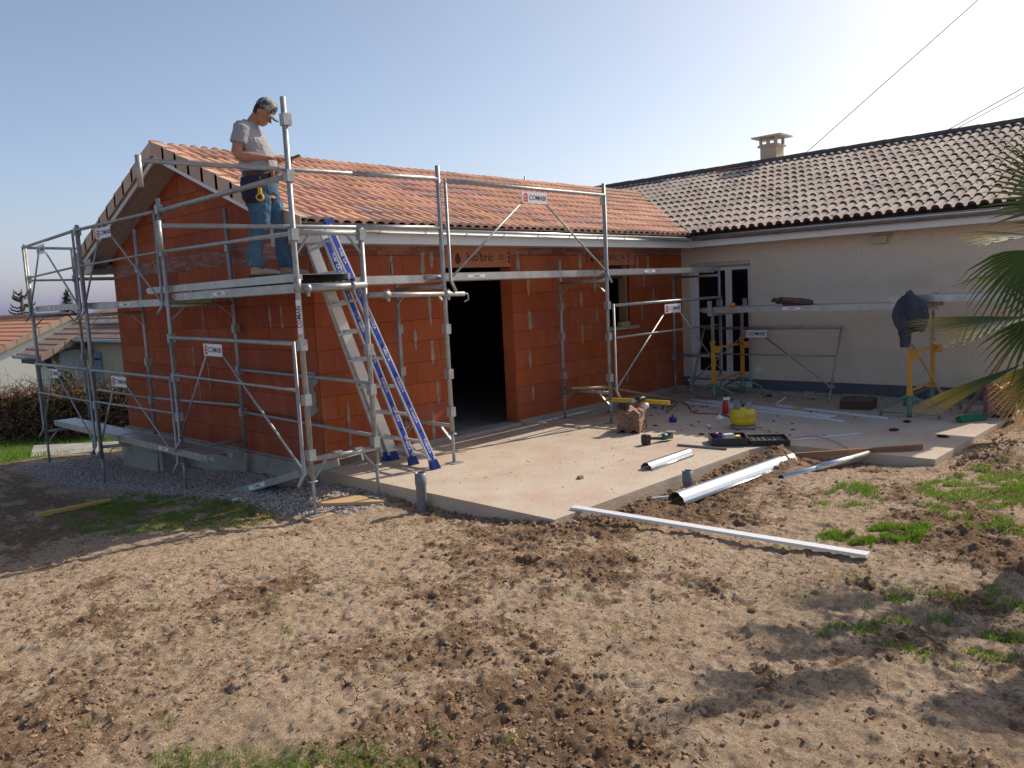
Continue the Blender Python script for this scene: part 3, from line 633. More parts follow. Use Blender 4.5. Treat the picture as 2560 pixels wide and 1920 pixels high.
# tiles
def tile_mb(old=False):
    W = .28; Lc = .395; u = []
    hgt = .052 if old else .043
    for c in (.07, .21):
        for k in range(7):
            t = PI*k/6; u.append((c-.053*math.cos(t), hgt*math.sin(t)**.9 if 0 < k < 6 else 0))
        u.append((c+.062, -.002))
    u = [(-.0, -.001)] + u; u[-1] = (W+.004, 0)
    s = MB(); nV = len(u)
    lipz = .034 if old else .030; rows = [(0, lipz), (Lc, .004)]
    vs = [(x-W/2, y, z+h) for y, h in rows for x, z in u]
    fs = [(i, i+1, nV+i+1, nV+i) for i in range(nV-1)]
    s.add(vs, fs, 0, True)
    th = .030 if old else .016; lip = [(x-W/2, 0, z+lipz) for x, z in u] + [(x-W/2, .002, z*(.62 if old else .80)+lipz-th) for x, z in u]
    s.add(lip, [(nV+i, nV+i+1, i+1, i) for i in range(nV-1)], 0, False)
    return s
TM = {}
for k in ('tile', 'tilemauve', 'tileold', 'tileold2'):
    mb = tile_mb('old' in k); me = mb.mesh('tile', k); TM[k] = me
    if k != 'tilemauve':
        at = me.attributes.new('edge', 'FLOAT', 'POINT'); nv = len(me.vertices); n1 = nv//2  # edge marks the lip: painted highlight on new tiles, painted shade on old
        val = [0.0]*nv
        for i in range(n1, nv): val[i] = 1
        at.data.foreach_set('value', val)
def place_tiles(spots, parent, limit, mats_fn, mesh_names):
    spots = sorted(spots, key=lambda q: (Vector(q[0])-CAM).length); stuff = {}
    for i, (loc, rot) in enumerate(spots):
        k = mats_fn()
        j = Euler((rot[0]+rnd.uniform(-.006,.006), rot[1], rot[2]+rnd.uniform(-.012,.012)))
        loc = (loc[0]+rnd.uniform(-.003,.003), loc[1]+rnd.uniform(-.004,.004), loc[2]+rnd.uniform(-.002,.003))
        if i < limit: link('tile', TM[k], parent, loc, j)
        else:
            mm = Matrix.Translation(loc) @ j.to_matrix().to_4x4(); stuff.setdefault(k, MB()).merge(tile_mb(), mm)
    for k, mb in stuff.items():
        o = link('tiles', mb.mesh('tiles', k), parent); tag(o, kind='stuff')
    return len(spots)
al = math.atan(SL); course = .342; spots = []
nrow = int(3.44/course)
for r in range(nrow):
    v = r*course; y = -.47+v*math.cos(al); z = zt(y)-.028
    x = -.36+.14
    while True:
        if x > 6.95 + (zt(y)-2.58)/SL*1.0 - .02 + .28: break
        spots.append(((x, y, z), (al, 0, 0))); x += .28
npl = place_tiles(spots, roof, 300, lambda: 'tilemauve' if rnd.random() < .2 else 'tile', None)
s = MB()   # back slope, hardly seen
for r in range(nrow):
    v = r*course; y = 5.95-v*math.cos(al); z = zt(y)-.028
    for k in range(3):
        s.merge(tile_mb(), Matrix.Translation((-.22+.28*k, y, z)) @ Euler((al, 0, PI)).to_matrix().to_4x4())
s.box((.3,2.75,2.5),(.31,2.76,2.51))
tag(link('tiles', s.mesh('tiles', 'tile'), roof), kind='stuff')
s = MB(); s.ext([(-.36,RIDGE_Y,zt(RIDGE_Y)-.05),(-.36,5.95,zt(5.95)-.05),(-.36,5.95,zt(5.95)-.03),(-.36,RIDGE_Y,zt(RIDGE_Y)-.03)], (10.6,0,0)); sub('rear_slope', s, 'tile', roof, ext)
# verge tiles, stepping down both rakes
for sgn in (1, -1):
    for r in range(10):
        v = r*course
        y0 = -.49+v*math.cos(al); y1 = y0+.40*math.cos(al)
        if sgn == -1: y0 = 5.97-v*math.cos(al); y1 = y0-.40*math.cos(al)
        if sgn == 1: y1 = min(y1, RIDGE_Y)
        else: y1 = max(y1, RIDGE_Y)
        a, b = zt(y0)+.045, zt(y1)+.022
        s = MB(); s.ext([(-.415,y0,a),(-.415,y1,b),(-.415,y1,b-.165),(-.415,y0,a-.180)], (.014,0,0))
        s.ext([(-.401,y0,a-.001),(-.401,y1,b-.001),(-.401,y1,b-.015),(-.401,y0,a-.015)], (.075,0,0))
        sub('verge_tile', s, 'verge', roof, ext)
s = MB().box((-.418,RIDGE_Y-.03,zt(RIDGE_Y)-.14),(-.30,RIDGE_Y+.03,zt(RIDGE_Y)+.035)); sub('ridge_end', s, 'verge', roof, ext)
# gutter
def gutter(name, p0, p1, out, m, parent, r=.058, hang=.62, seg=10):
    p0 = Vector(p0); p1 = Vector(p1); d = (p1-p0).normalized(); out = Vector(out); upv = Vector((0,0,1))
    s = MB(); ring0 = []; ring1 = []
    for k in range(seg+1):
        t = PI*k/seg; off = out*(r*math.cos(t)) - upv*(r*math.sin(t)); ring0.append(p0+off); ring1.append(p1+off)
    s.loft([ring0, ring1], cap=False, closed=False)
    ring0 = [p - (p-p0)*.04 for p in ring0]; ring1 = [p - (p-p1)*.04 for p in ring1]
    s.loft([ring1, ring0], cap=False, closed=False)
    s.tube([p0+out*(r+.004), p1+out*(r+.004)], .009, 8)
    cp = [p0 + out*(r*math.cos(PI*k/seg)) - upv*(r*math.sin(PI*k/seg)) for k in range(seg+1)]; s.add(cp, [tuple(range(seg+1))])
    gt = link(name, s.mesh(name, m, (0,0,0)), parent)
    L = (p1-p0).length; q = .3
    while q < L:
        c = p0+d*q; P = [c + out*((r+.004)*math.cos(PI*k/8)) - upv*((r+.004)*math.sin(PI*k/8)) for k in range(9)]
        b = MB()
        for a_, b_ in zip(P, P[1:]): b.beam(a_, b_, .022, .004, (a_+b_)/2-c)
        link('gutter_bracket', b.mesh('gutter_bracket', m), gt); q += hang
    return gt
gutter('gutter', (-.38,-.435,2.50), (6.70,-.435,2.488), (0,-1,0), 'gutterz', roof)
gutter('gutter', (-.38,5.905,2.49), (6.9,5.905,2.48), (0,1,0), 'gutterz', roof)

# ------------------------------------------------------------------ old house
hs = thing('rendered_house', 'existing single storey house with beige roughcast render and weathered grey tiled roof', 'house', (7.15,-1,0))
YE = -5.08
s = MB()
DX = (-1.25, -.14)     # door opening in y
for y0, y1, z0, z1 in [(YE,DX[0],0,2.42),(DX[0],DX[1],2.1,2.42),(DX[1],8,0,2.42),(DX[0],DX[1],-.1,.16)]: s.box((7.15,y0,z0), (7.40,y1,z1))
s.box((7.40,YE,0),(14.0,YE+.25,2.42)); s.ext([(7.15,YE,2.42),(14.0,YE,2.42),(10.5,YE,zh(10.5)-.1)], (0,.25,0)); s.box((13.75,YE,0),(14,8,2.42)); s.box((7.15,7.75,0),(14,8,2.42))
hw = part('wall', s, 'plaster', hs)
s = MB().box((7.128,YE-.02,-.05),(7.15,-1.27,.20)).box((7.128,-.12,-.05),(7.15,0,.20)); s.box((7.10,YE,-.2),(7.13,.0,.035)); part('plinth', s, 'plinth', hs)
s = MB(); 
for k in range(26):
    y = -5.0+.19*k; s.box((7.02+rnd.uniform(-.02,.02),y,0),(7.128,y+.185,rnd.uniform(.03,.06)))
part('rubble_ledge', s, 'footing', hs, kind='stuff')
# french door
fx = 7.29
s = MB().box((fx,DX[0],.16),(fx+.06,DX[1],.21)).box((fx,DX[0],2.02),(fx+.06,DX[1],2.10)).box((fx,DX[0],.21),(fx+.06,DX[0]+.05,2.02)).box((fx,DX[1]-.05,.21),(fx+.06,DX[1],2.02))
door = part('french_door', s, 'pvc', hs)
mid = -.80
for y0, y1 in ((DX[0]+.05, mid+.0), (mid+.0, DX[1]-.05)):
    s = MB(); w = .055
    s.box((fx-.02,y0+.003,.215),(fx+.03,y1-.003,.30)).box((fx-.02,y0+.003,1.96),(fx+.03,y1-.003,2.015)).box((fx-.02,y0+.003,.30),(fx+.03,y0+w,1.96)).box((fx-.02,y1-w,.30),(fx+.03,y1-.003,1.96))
    lf = sub('door_leaf', s, 'pvc', door, hs)
    sub('pane', MB().box((fx+.0,y0+w,.30),(fx+.01,y1-w,1.96)), 'glass', door, hs)
s = MB().box((fx-.09,-.20,.21),(fx-.0,-.143,2.1)).box((fx-.04,-.235,.21),(fx,-.205,2.05)); sub('shutter_rail', s, 'pvc', door, hs)
s = MB().box((7.09,DX[0]-.03,.13),(7.29,DX[1]+.03,.16)).box((7.13,DX[0]-.03,.07),(7.145,DX[1]+.03,.128)); part('door_sill', s, 'pvc', hs)
s = MB().box((7.16,DX[0]+.002,2.04),(7.29,DX[1]-.002,2.098)); part('shutter_box', s, 'plasterb', hs)
s = MB().box((7.125,-1.41,.32),(7.15,-1.33,.40)); part('socket_box', s, 'pvc', hs)
s = MB(); s.box((7.07,-3.33,2.20),(7.13,-3.13,2.30)); s.box((7.13,-3.26,2.23),(7.15,-3.20,2.28)); s.tube([(7.10,-3.34,2.30),(7.12,-3.37,2.27),(7.12,-3.38,2.33)], .014, 6); lamp = part('flood_lamp', s, 'plasterb', hs)
# house roof
s = MB()
s.ext([(6.80,YE-.30,zh(6.80)-.055),(10.5,YE-.30,zh(10.5)-.055),(14.3,YE-.30,zh(6.7)-.055),(14.3,YE-.30,zh(6.7)-.10),(10.5,YE-.30,zh(10.5)-.10),(6.80,YE-.30,zh(6.80)-.10)], (0,13.3,0))
hroof = part('roof', s, 'ridge', hs)
sub('fascia', MB().box((6.80,YE-.32,2.345),(6.822,-.352,2.53)), 'pvc', hroof, hs)
for k in range(3): sub('soffit_board', MB().box((6.822+.11*k,YE-.3,2.352),(6.928+.11*k,-.352,2.364)), 'pvcsoff', hroof, hs)
hspots = []
nh = 13
for r in range(nh):
    v = r*course*.945; x = 6.64+v*math.cos(al); z = zh(x)-.028; y = -5.40+.14
    while y < 4.7:
        vis = (zh(x)+.03 > zt(min(max(y, -.4), 5.9))-.12) or y < -.2
        if vis: hspots.append(((x-7.15, y+1.0, z), (al, 0, -PI/2)))
        y += .28
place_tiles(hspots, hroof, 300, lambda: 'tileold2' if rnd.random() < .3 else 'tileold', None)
s = MB(); s.ext([(10.5,YE-.3,zh(10.5)-.05),(14.3,YE-.3,zh(6.7)-.05),(14.3,YE-.3,zh(6.7)-.02),(10.5,YE-.3,zh(10.5)-.02)], (0,13.2,0)); sub('rear_slope', s, 'tileold', hroof, hs)
y = -5.45; s0 = MB()
prof = [(-.15,-.045),(-.13,.03),(-.06,.085),(.06,.085),(.13,.03),(.15,-.045)]
s0.loft([[(a*.93,0,b*.93) for a, b in prof],[(a,.40,b) for a, b in prof]], cap=True, smooth=False)
rm = s0.mesh('ridge_tile', 'ridge')
while y < 7.6:
    link('ridge_tile', rm, hroof, (10.5-7.15, y+1+.38, zh(10.5)+.0+rnd.uniform(-.004,.004)), (0,0,rnd.uniform(-.01,.01)+PI)); y += .365
s = MB().beam((10.22,3.9,zh(10.22)+.045),(10.22,2.25,zh(10.22)+.045),.06,.02); sub('batten', s, 'pvcgrey', hroof, hs)
s = MB().beam((10.24,1.05,zh(10.24)+.06),(10.24,.32,zh(10.24)+.06),.05,.03); sub('batten', s, 'woodred', hroof, hs)
gutter('gutter', (6.735-7.15,-.38+1.0,2.50), (6.735-7.15,YE-.3+1.0,2.485), (-1,0,0), 'gutterold', hroof)
link('gutter_lip', MB().tube([(6.672-7.15,-.38+1.0,2.503),(6.672-7.15,YE-.3+1.0,2.488)], .0115, 8).mesh('gutter_lip','gutterz'), hroof)
# chimney (stands on the far slope just behind the ridge)
chx, chy = 10.95, .20
ch = thing('chimney', 'small square cream chimney with an open stone cap above the grey roof ridge', 'chimney', (chx,chy,3.8))
s = MB().box((chx-.13,chy-.17,3.7),(chx+.20,chy+.17,4.42)); part('stack', s, 'plasterb', ch)
s = MB().box((chx-.17,chy-.21,4.42),(chx+.24,chy+.21,4.455)).box((chx-.1,chy-.14,4.455),(chx+.17,chy+.14,4.485)); part('collar', s, 'chim', ch)
for dx, dy in ((-.12,-.16),(-.12,.16),(.19,-.16),(.19,.16),(-.12,0),(.19,0)): part('pillar', MB().box((chx+dx-.022,chy+dy-.025,4.455),(chx+dx+.022,chy+dy+.025,4.60)), 'chim', ch)
s = MB(); a = .30; P0 = [(chx-.24,chy-.31),(chx+.31,chy-.31),(chx+.31,chy+.31),(chx-.24,chy+.31)]
s.prism(P0, 4.60, 4.63); s.add([(x,y,4.63) for x,y in P0]+[(chx+.035,chy,4.68)], [(0,1,4),(1,2,4),(2,3,4),(3,0,4)]); part('cap', s, 'chim', ch)

# ------------------------------------------------------------------ scaffolding
GAL = 'galv'
def post(s, x, y, z0, z1, r=.0245, jack=True, plate=True, col=()):
    zj = z0+.42
    if jack:
        s.tube([(x,y,z0+.01),(x,y,zj)], .017, 8); s.tube([(x,y,zj-.1),(x,y,z1)], r, 10)
        s.tube([(x,y,zj-.115),(x,y,zj-.1)], .045, 8)
    else: s.tube([(x,y,z0),(x,y,z1)], r, 10)
    if plate: s.box((x-.07,y-.07,z0),(x+.07,y+.07,z0+.008))
    for z in col: s.box((x-.034,y-.034,z-.05),(x+.034,y+.034,z+.05))
def frame(root, A, B, z1, za=None, zb=None, bars=(), colA=(), colB=(), topA=None, topB=None, brace=True, label=None):
    """One ladder frame: two posts joined by cross tubes."""
    s = MB(); post(s, A[0], A[1], A[2], topA or z1, col=colA); post(s, B[0], B[1], B[2], topB or z1, col=colB)
    for z in bars:
        s.tube([(A[0],A[1],z),(B[0],B[1],z)], .021, 8)
        if brace:
            a = Vector((A[0],A[1],z)); b = Vector((B[0],B[1],z)); d = (b-a)*.26
            s.beam(a+d, a+Vector((0,0,-.17)), .03, .012); s.beam(b-d, b+Vector((0,0,-.17)), .03, .012)
    return part('frame', s, GAL, root, **({'label': label} if label else {}))
def sign(mbs, c, xd, nrm, w=.40, h=.125, mi=(0,1,2,3)):
    xd = Vector(xd).normalized(); nrm = Vector(nrm).normalized(); upv = nrm.cross(xd).normalized(); c = Vector(c)
    mbs.ext([c+xd*a*w/2+upv*b*h/2-nrm*.004 for a, b in ((-1,-1),(1,-1),(1,1),(-1,1))], nrm*.004, mi[1])
    mbs.merge(text_mb('COMABI', h*.62, c+xd*w*.12, xd, nrm, mi[2], bold=.012))
    for k in range(3):
        y0 = (-.30+.22*k)*h; a = c-xd*w*.36+upv*y0+nrm*.0015; t = .085*h*1.1
        rise = (.02, .07, .14)[k]*h*1.4; q = w*.085
        mbs.add([a-xd*q-upv*t, a+upv*(rise-t), a+upv*(rise+t), a-xd*q+upv*t], [(0,1,2,3)], mi[3])
        mbs.add([a-upv*(t-rise), a+xd*q-upv*t, a+xd*q+upv*t, a+upv*(rise+t)], [(0,1,2,3)], mi[3])
MS = [GAL, 'white', 'ink', 'red']
def guard(root, P, Q, zt0, zt1, zb0, zb1, nrm, sgn_at=.42, tail=True, flip=False, mid=.48, tilt=None, signw=.40):
    """Guard panel between P and Q (xy), top at zt, foot at zb, with the maker's plate and two diagonals."""
    T = (lambda v: tilt @ Vector(v)) if tilt else (lambda v: Vector(v))
    s = MB(); P = Vector((P[0],P[1],0)); Q = Vector((Q[0],Q[1],0)); d = (Q-P).normalized(); N = Vector(nrm)
    at = lambda t, z: T(P.lerp(Q, t)+Vector((0,0,z)))
    lerp = lambda a, b, t: a+(b-a)*t
    for t, z1, z0 in ((0,zt0,zb0),(1,zt1,zb1)):
        pts = [at(t, z1+.02), at(t, z0)]
        if tail: pts.append(T(P.lerp(Q, t)+Vector((0,0,z0-.11))+N*.07))
        s.tube(pts, .0165, 8)
    s.tube([at(0,zt0), at(1,zt1)], .0205, 8)
    s.tube([at(0,zt0-mid), at(1,zt1-mid)], .0135, 8)
    tc = sgn_at; zc = lerp(zt0,zt1,tc)-.105; L = (Q-P).length; hw = signw/2/L
    s.tube([at(tc-hw*.9, zc-.05), at(0, zb0+.02)], .012, 6); s.tube([at(tc+hw*.9, zc-.05), at(1, zb1+.02)], .012, 6)
    g = part('guardrail', s, GAL, root)
    sg = MB(); xd = d if not flip else -d
    if tilt: xd = tilt.to_3x3() @ xd; N2 = tilt.to_3x3() @ N
    else: N2 = N
    sign(sg, at(tc, zc)+N2*.016, xd+Vector((0,0,(zt1-zt0)/L*(1 if not flip else -1))), N2, w=signw)
    sub('sign', sg, MS, g, root if root else None)
    return g
def deckb(root, P, Q, z, w, side, h=.075, sticker=None, nrm=None, name='walkway', claws=True, z2=None):
    """Steel walkway from P to Q (xy of its outer top edge), lying to the given side."""
    z2 = z if z2 is None else z2
    s = MB(); P = Vector((P[0],P[1],z)); Q = Vector((Q[0],Q[1],z2)); d = (Q-P).normalized(); sd = Vector((side[0],side[1],0)).normalized()
    for o in (0.0, w-.012):
        s.ext([P+sd*o, Q+sd*o, Q+sd*o+Vector((0,0,-h)), P+sd*o+Vector((0,0,-h))], sd*.012)
    n = 12
    s.ext([P+sd*.012+Vector((0,0,-.004)), Q+sd*.012+Vector((0,0,-.004)), Q+sd*.012+Vector((0,0,-.010)), P+sd*.012+Vector((0,0,-.010))], sd*(w-.024))
    s.ext([P+sd*.001+Vector((0,0,-h)), Q+sd*.001+Vector((0,0,-h)), Q+sd*.001+Vector((0,0,-h-.004)), P+sd*.001+Vector((0,0,-h-.004))], sd*.04)
    if claws:
        for e, dd in ((P, -1), (Q, 1)):
            for o in (.03, w-.06):
                s.beam(e+sd*o+Vector((0,0,-.035)), e+sd*o+d*dd*.075+Vector((0,0,-.035)), .028, .05)
    if sticker is not None:
        c = P.lerp(Q, sticker)-sd*.001+Vector((0,0,-h*.5)); nn = -sd; xd = Vector((0,0,1)).cross(nn)
        L = .26; s.ext([c+xd*a*L/2+Vector((0,0,b*.018)) for a, b in ((-1,-1),(1,-1),(1,1),(-1,1))], nn*.0015, 1)
        s.merge(text_mb('COMABI', .028, c+nn*.0015, xd, nn, 2, bold=.01))
    return part(name, s, ['deck','white','ink'], root)

O4 = (-.84,-1.05,-.155); F1 = (-.20,-1.15,-.11); O3 = (-.84,1.66,-.30); I3 = (-.09,1.62,-.27)
O2 = (-1.08,3.54,-.425); I2 = (-.47,3.32,-.39); O1 = (-1.05,5.86,-.43); I1 = (-.40,5.93,-.44)
sg = thing('scaffold', 'galvanised scaffold wrapping the brick gable end and its near corner, carrying the worker', 'scaffold', (-.84,-1.05,-.155))
# corner frame (tall post beside the worker), in parts
s = MB(); post(s, *O4, 3.52, col=(.40,.90,1.39,2.36,2.86)); s.tube([(O4[0],O4[1],1.86),(O4[0],O4[1],1.97)], .034, 10); s.box((O4[0]-.03,O4[1]-.042,3.28),(O4[0]+.045,O4[1]+.03,3.38))
po = part('post', s, GAL, sg)
s = MB(); s.ext([(O4[0]-.03,O4[1]-.012,1.36),(O4[0]-.012,O4[1]-.03,1.36),(O4[0]-.012,O4[1]-.03,1.72),(O4[0]-.03,O4[1]-.012,1.72)], (-.003,-.003,0))
s = MB(); xd = Vector((0,0,1)); nr = Vector((-.70,-.71,0)); c0 = Vector((O4[0],O4[1],1.60))+nr*.0262
sl = MB(); sl.ext([c0+Vector((.7,-.71,0))*a*.021+Vector((0,0,b*.19)) for a, b in ((-1,-1),(1,-1),(1,1),(-1,1))], nr*.002, 1)
sl.merge(text_mb('COMABI', .052, c0+nr*.002+Vector((0,0,.04)), (0,0,1), nr, 2, bold=.012))
for k in range(3): sl.add([c0+nr*.0036+Vector((.7,-.71,0))*(-.012+.012*k-.004)+Vector((0,0,-.15)), c0+nr*.0036+Vector((.7,-.71,0))*(-.012+.012*k+.003)+Vector((0,0,-.15)), c0+nr*.0036+Vector((.7,-.71,0))*(-.012+.012*k+.003)+Vector((0,0,-.11)), c0+nr*.0036+Vector((.7,-.71,0))*(-.012+.012*k-.004)+Vector((0,0,-.11))], [(0,1,2,3)], 3)
sub('sticker', sl, MS, po, sg)
s = MB(); post(s, *F1, 2.42, col=(.42,.92,2.36,1.30)); part('post', s, GAL, sg)
def cross(A, B, z, r=.024, br=True):
    s = MB(); a = Vector((A[0],A[1],z)); b = Vector((B[0],B[1],z)); s.tube([a, b], r, 10)
    if br:
        d = (b-a)*.24; s.beam(a+d, a+Vector((0,0,-.20)), .035, .014); s.beam(b-d, b+Vector((0,0,-.20)), .035, .014)
    return part('crossbar', s, GAL, sg)
cross(O4, F1, 2.375); cross(O4, F1, .36, .026)
s = MB(); a = Vector((O4[0],O4[1]-.03,1.885)); b = Vector((F1[0],F1[1]-.03,1.90)); s.tube([a+(b-a)*.06, b], .029, 10)
for t in (.12, .80):
    c = a.lerp(b, t); s.tube([c-(b-a)*.03, c+(b-a)*.03], .037, 10); s.beam(c+Vector((0,0,.02)), c+Vector((0,0,-.07)), .03, .02)
part('crossbar', s, GAL, sg)
s = MB()
for t in (.40, .72): c = Vector((O4[0],O4[1],.36)).lerp(Vector((F1[0],F1[1],.36)), t); s.beam(c+Vector((-.04,0,.03)), c+Vector((.04,0,.03)), .05, .02)
part('clip', s, GAL, sg)
frame(sg, O3, I3, 2.98, bars=(.17,1.80), colA=(.55,1.0,1.44,2.4,2.86), colB=(.5,1.0,1.5,2.45), topB=2.90)
frame(sg, O2, I2, 2.86, bars=(.05,1.74), colA=(.6,1.05,2.35,2.78), colB=(.6,1.1,2.3), topB=2.80)
frame(sg, O1, I1, 2.80, bars=(.05,1.76), colA=(.6,1.05,2.3), colB=(.6,1.1,2.3), topB=2.74)
NX = (-1,0,0)
guard(sg, (O3[0]-.03,O3[1]-.04), (O4[0]-.03,O4[1]+.09), 1.45, 1.405, .28, .22, NX, .40, mid=.42)
guard(sg, (O2[0]-.03,O2[1]-.05), (O3[0]-.03,O3[1]+.07), 1.05, .99, .02, .02, NX, .38, mid=.40, signw=.34)
guard(sg, (O1[0]-.03,O1[1]-.02), (O2[0]-.03,O2[1]+.09), 1.06, 1.06, .1, .06, NX, .38, mid=.42, signw=.36)
guard(sg, (O2[0]-.03,O2[1]-.05), (O3[0]-.03,O3[1]+.07), 2.79, 2.84, 1.80, 1.82, NX, .38, mid=.44, signw=.34)
guard(sg, (O1[0]-.03,O1[1]-.02), (O2[0]-.03,O2[1]+.09), 2.75, 2.79, 1.80, 1.80, NX, .40, mid=.44, signw=.36)
def rail(A, B, za, zb, r=.019, root=None, name='rail', hook=False):
    s = MB(); a = Vector((A[0],A[1],za)); b = Vector((B[0],B[1],zb)); s.tube([a, b], r, 8)
    if hook: s.tube([b+Vector((0,0,.03)), b+Vector((0,0,-.22))], .024, 8)
    return part(name, s, GAL, root or sg)
rail(O3, O4, 2.84, 2.86, .026); rail(O3, O4, 2.40, 2.37, .019)
rail(I3, F1, 1.01, .985); rail(I3, F1, .50, .48); rail(I2, I3, .62, .58); rail(I1, I2, .62, .62, .016)
rail(I1, (-.47+3.5,5.9+.3), 2.30, 2.3, .016); rail((O1[0],O1[1]), (3.0,6.4), 2.75, 2.75, .02); rail((O1[0],O1[1]), (3.0,6.4), 2.28, 2.28, .016)
# walkways on the gable side
deckb(sg, (-.80,1.60), (-.80,-1.0), 1.935, .60, (1,0), sticker=.42)
deckb(sg, (-.80,2.28), (-.80,-.93), 2.025, .60, (1,0), h=.07)
deckb(sg, (-1.04,3.44), (-.84,1.72), 1.885, .60, (1,.1), sticker=.48)
deckb(sg, (-1.03,5.74), (-1.06,3.60), 1.90, .60, (1,0), sticker=.35)
deckb(sg, (-.93,5.85), (-.93,3.36), .20, .29, (1,0), sticker=None, name='walkway')
deckb(sg, (-.92,3.34), (-.90,.92), .195, .29, (1,0), sticker=.55, name='walkway')
part('sole_board', MB().box((-1.15,5.78,-.445),(-.85,5.96,-.43)), 'woodpale', sg); part('sole_board', MB().box((-.95,-1.16,-.20),(-.70,-.98,-.157)), 'woodpale', sg)

# telescopic rails running past the corner post
sf = thing('scaffold', 'galvanised scaffold along the front brick wall with a walkway under the gutter', 'scaffold', (.87,-1.05,0))
F2 = (.87,-1.05,0); F2i = (.90,-.22,0); F3 = (3.65,-1.05,0); F3i = (3.70,-.22,0); F4 = (6.56,-1.03,0); F4i = (6.53,-.22,0)
def tele(z, zo, far):
    s = MB(); a = Vector((F2[0],F2[1]+.0,z)); b = Vector((O4[0]-.0,O4[1]+.05,z-.03)); e = a+(b-a)*far
    s.tube([a, e], .019, 8); s.tube([e+Vector((0,0,.04)), e+Vector((0,0,-.20))], .024, 8); s.tube([a+(b-a)*.0, a+(b-a)*.6], .0225, 8)
    return part('rail', s, GAL, sf)
tele(2.95, 2.88, 1.72); tele(2.46, 2.42, 1.66)
frame(sf, F2, F2i, 3.06, bars=(.40,1.86), colA=(.55,1.42,.95), colB=(.62,1.42,.95), topA=3.08, topB=1.98)
frame(sf, F3, F3i, 3.06, bars=(.40,1.86), colA=(.60,1.14,1.54,2.86), colB=(.60,1.14,1.54), topA=3.08, topB=2.16)
s = MB(); post(s, F4[0], F4[1], 0, .62, col=()); s.tube([(F4[0],F4[1],2.0),(F4[0],F4[1],.36),(F4[0]-.05,F4[1]-.05,.22)], .02, 8); s.box((F4[0]-.034,F4[1]-.034,1.40),(F4[0]+.034,F4[1]+.034,1.50)); part('post', s, GAL, sf)
s = MB(); post(s, *F4i, 2.05, col=(.6,1.5)); s.tube([(F4[0],F4[1],1.88),(F4i[0],F4i[1],1.88)], .021, 8); s.tube([(F4[0],F4[1],.62),(F4i[0],F4i[1],.62)], .024, 8); part('post', s, GAL, sf)
NF = (0,-1,0)
guard(sf, (F2[0]+.07,F2[1]-.03), (F3[0]-.02,F3[1]-.03), 2.93, 2.93, 1.92, 1.94, NF, .50, mid=10 if False else .001, signw=.42)
guard(sf, (F3[0]+.09,F3[1]-.03), (F4[0]-.02,F4[1]-.03), 1.535, 1.54, .42, .35, NF, .50, mid=.42, signw=.42)
s = MB(); a = Vector((-.20,-1.20,1.805)); b = Vector((1.08,-1.12,1.775)); s.tube([a,b], .0245, 10); s.tube([b, b+Vector((.05,0,0)), b+Vector((.06,0,-.06)), b+Vector((.0,0,-.08))], .009, 6)
for t in (.17,.80): c = a.lerp(b,t); s.tube([c-Vector((.035,0,0)), c+Vector((.035,0,0))], .036, 10); s.beam(c+Vector((.02,0,.05)), c+Vector((.02,0,-.06)), .03, .02)
s.tube([a-Vector((.001,0,0)), a+Vector((.002,0,0))], .017, 8); part('tube', s, GAL, sf)
for y0, nm in ((-1.0,1), (-.66,2)):
    deckb(sf, (-.12,y0-.02), (.66,y0), 1.985, .30, (0,1), claws=True, sticker=None, z2=1.985)
    deckb(sf, (.94,y0), (3.58,y0), 2.0, .30, (0,1), sticker=.17 if nm == 1 else None)
    deckb(sf, (3.72,y0), (6.48,y0), 2.005, .30, (0,1), sticker=.36 if nm == 1 else None)
s = MB().tube([(.66,-1.0,1.96),(.86,-1.0,1.955)], .024, 8); part('tube', s, GAL, sf)

# tilted spare walkway leaning on the corner crossbar
lw = thing('spare_walkway', 'loose steel walkway leaning from the gravel up to the corner scaffold crossbar', 'scaffold board', (-.79,1.18,-.3))
s = MB(); P = Vector((-.74,1.10,-.29)); Q = Vector((-.52,-.98,.30)); d = (Q-P).normalized(); sd = Vector((1,.1,0)).normalized(); n_ = sd.cross(d).normalized()
if n_.z < 0: n_ = -n_
for o in (0, .29): s.ext([P+sd*o, Q+sd*o, Q+sd*o-n_*.075, P+sd*o-n_*.075], sd*.012)
s.ext([P+sd*.012-n_*.004, Q+sd*.012-n_*.004, Q+sd*.012-n_*.01, P+sd*.012-n_*.01], sd*.278)
c = P.lerp(Q,.36)-sd*.001-n_*.037; s.ext([c+d*a*.15+n_*b*.022 for a,b in ((-1,-1),(1,-1),(1,1),(-1,1))], -sd*.0015, 1); s.merge(text_mb('COMABI', .035, c-sd*.0015, d, -sd, 2, bold=.01))
part('board', s, ['deck','white','ink'], lw)

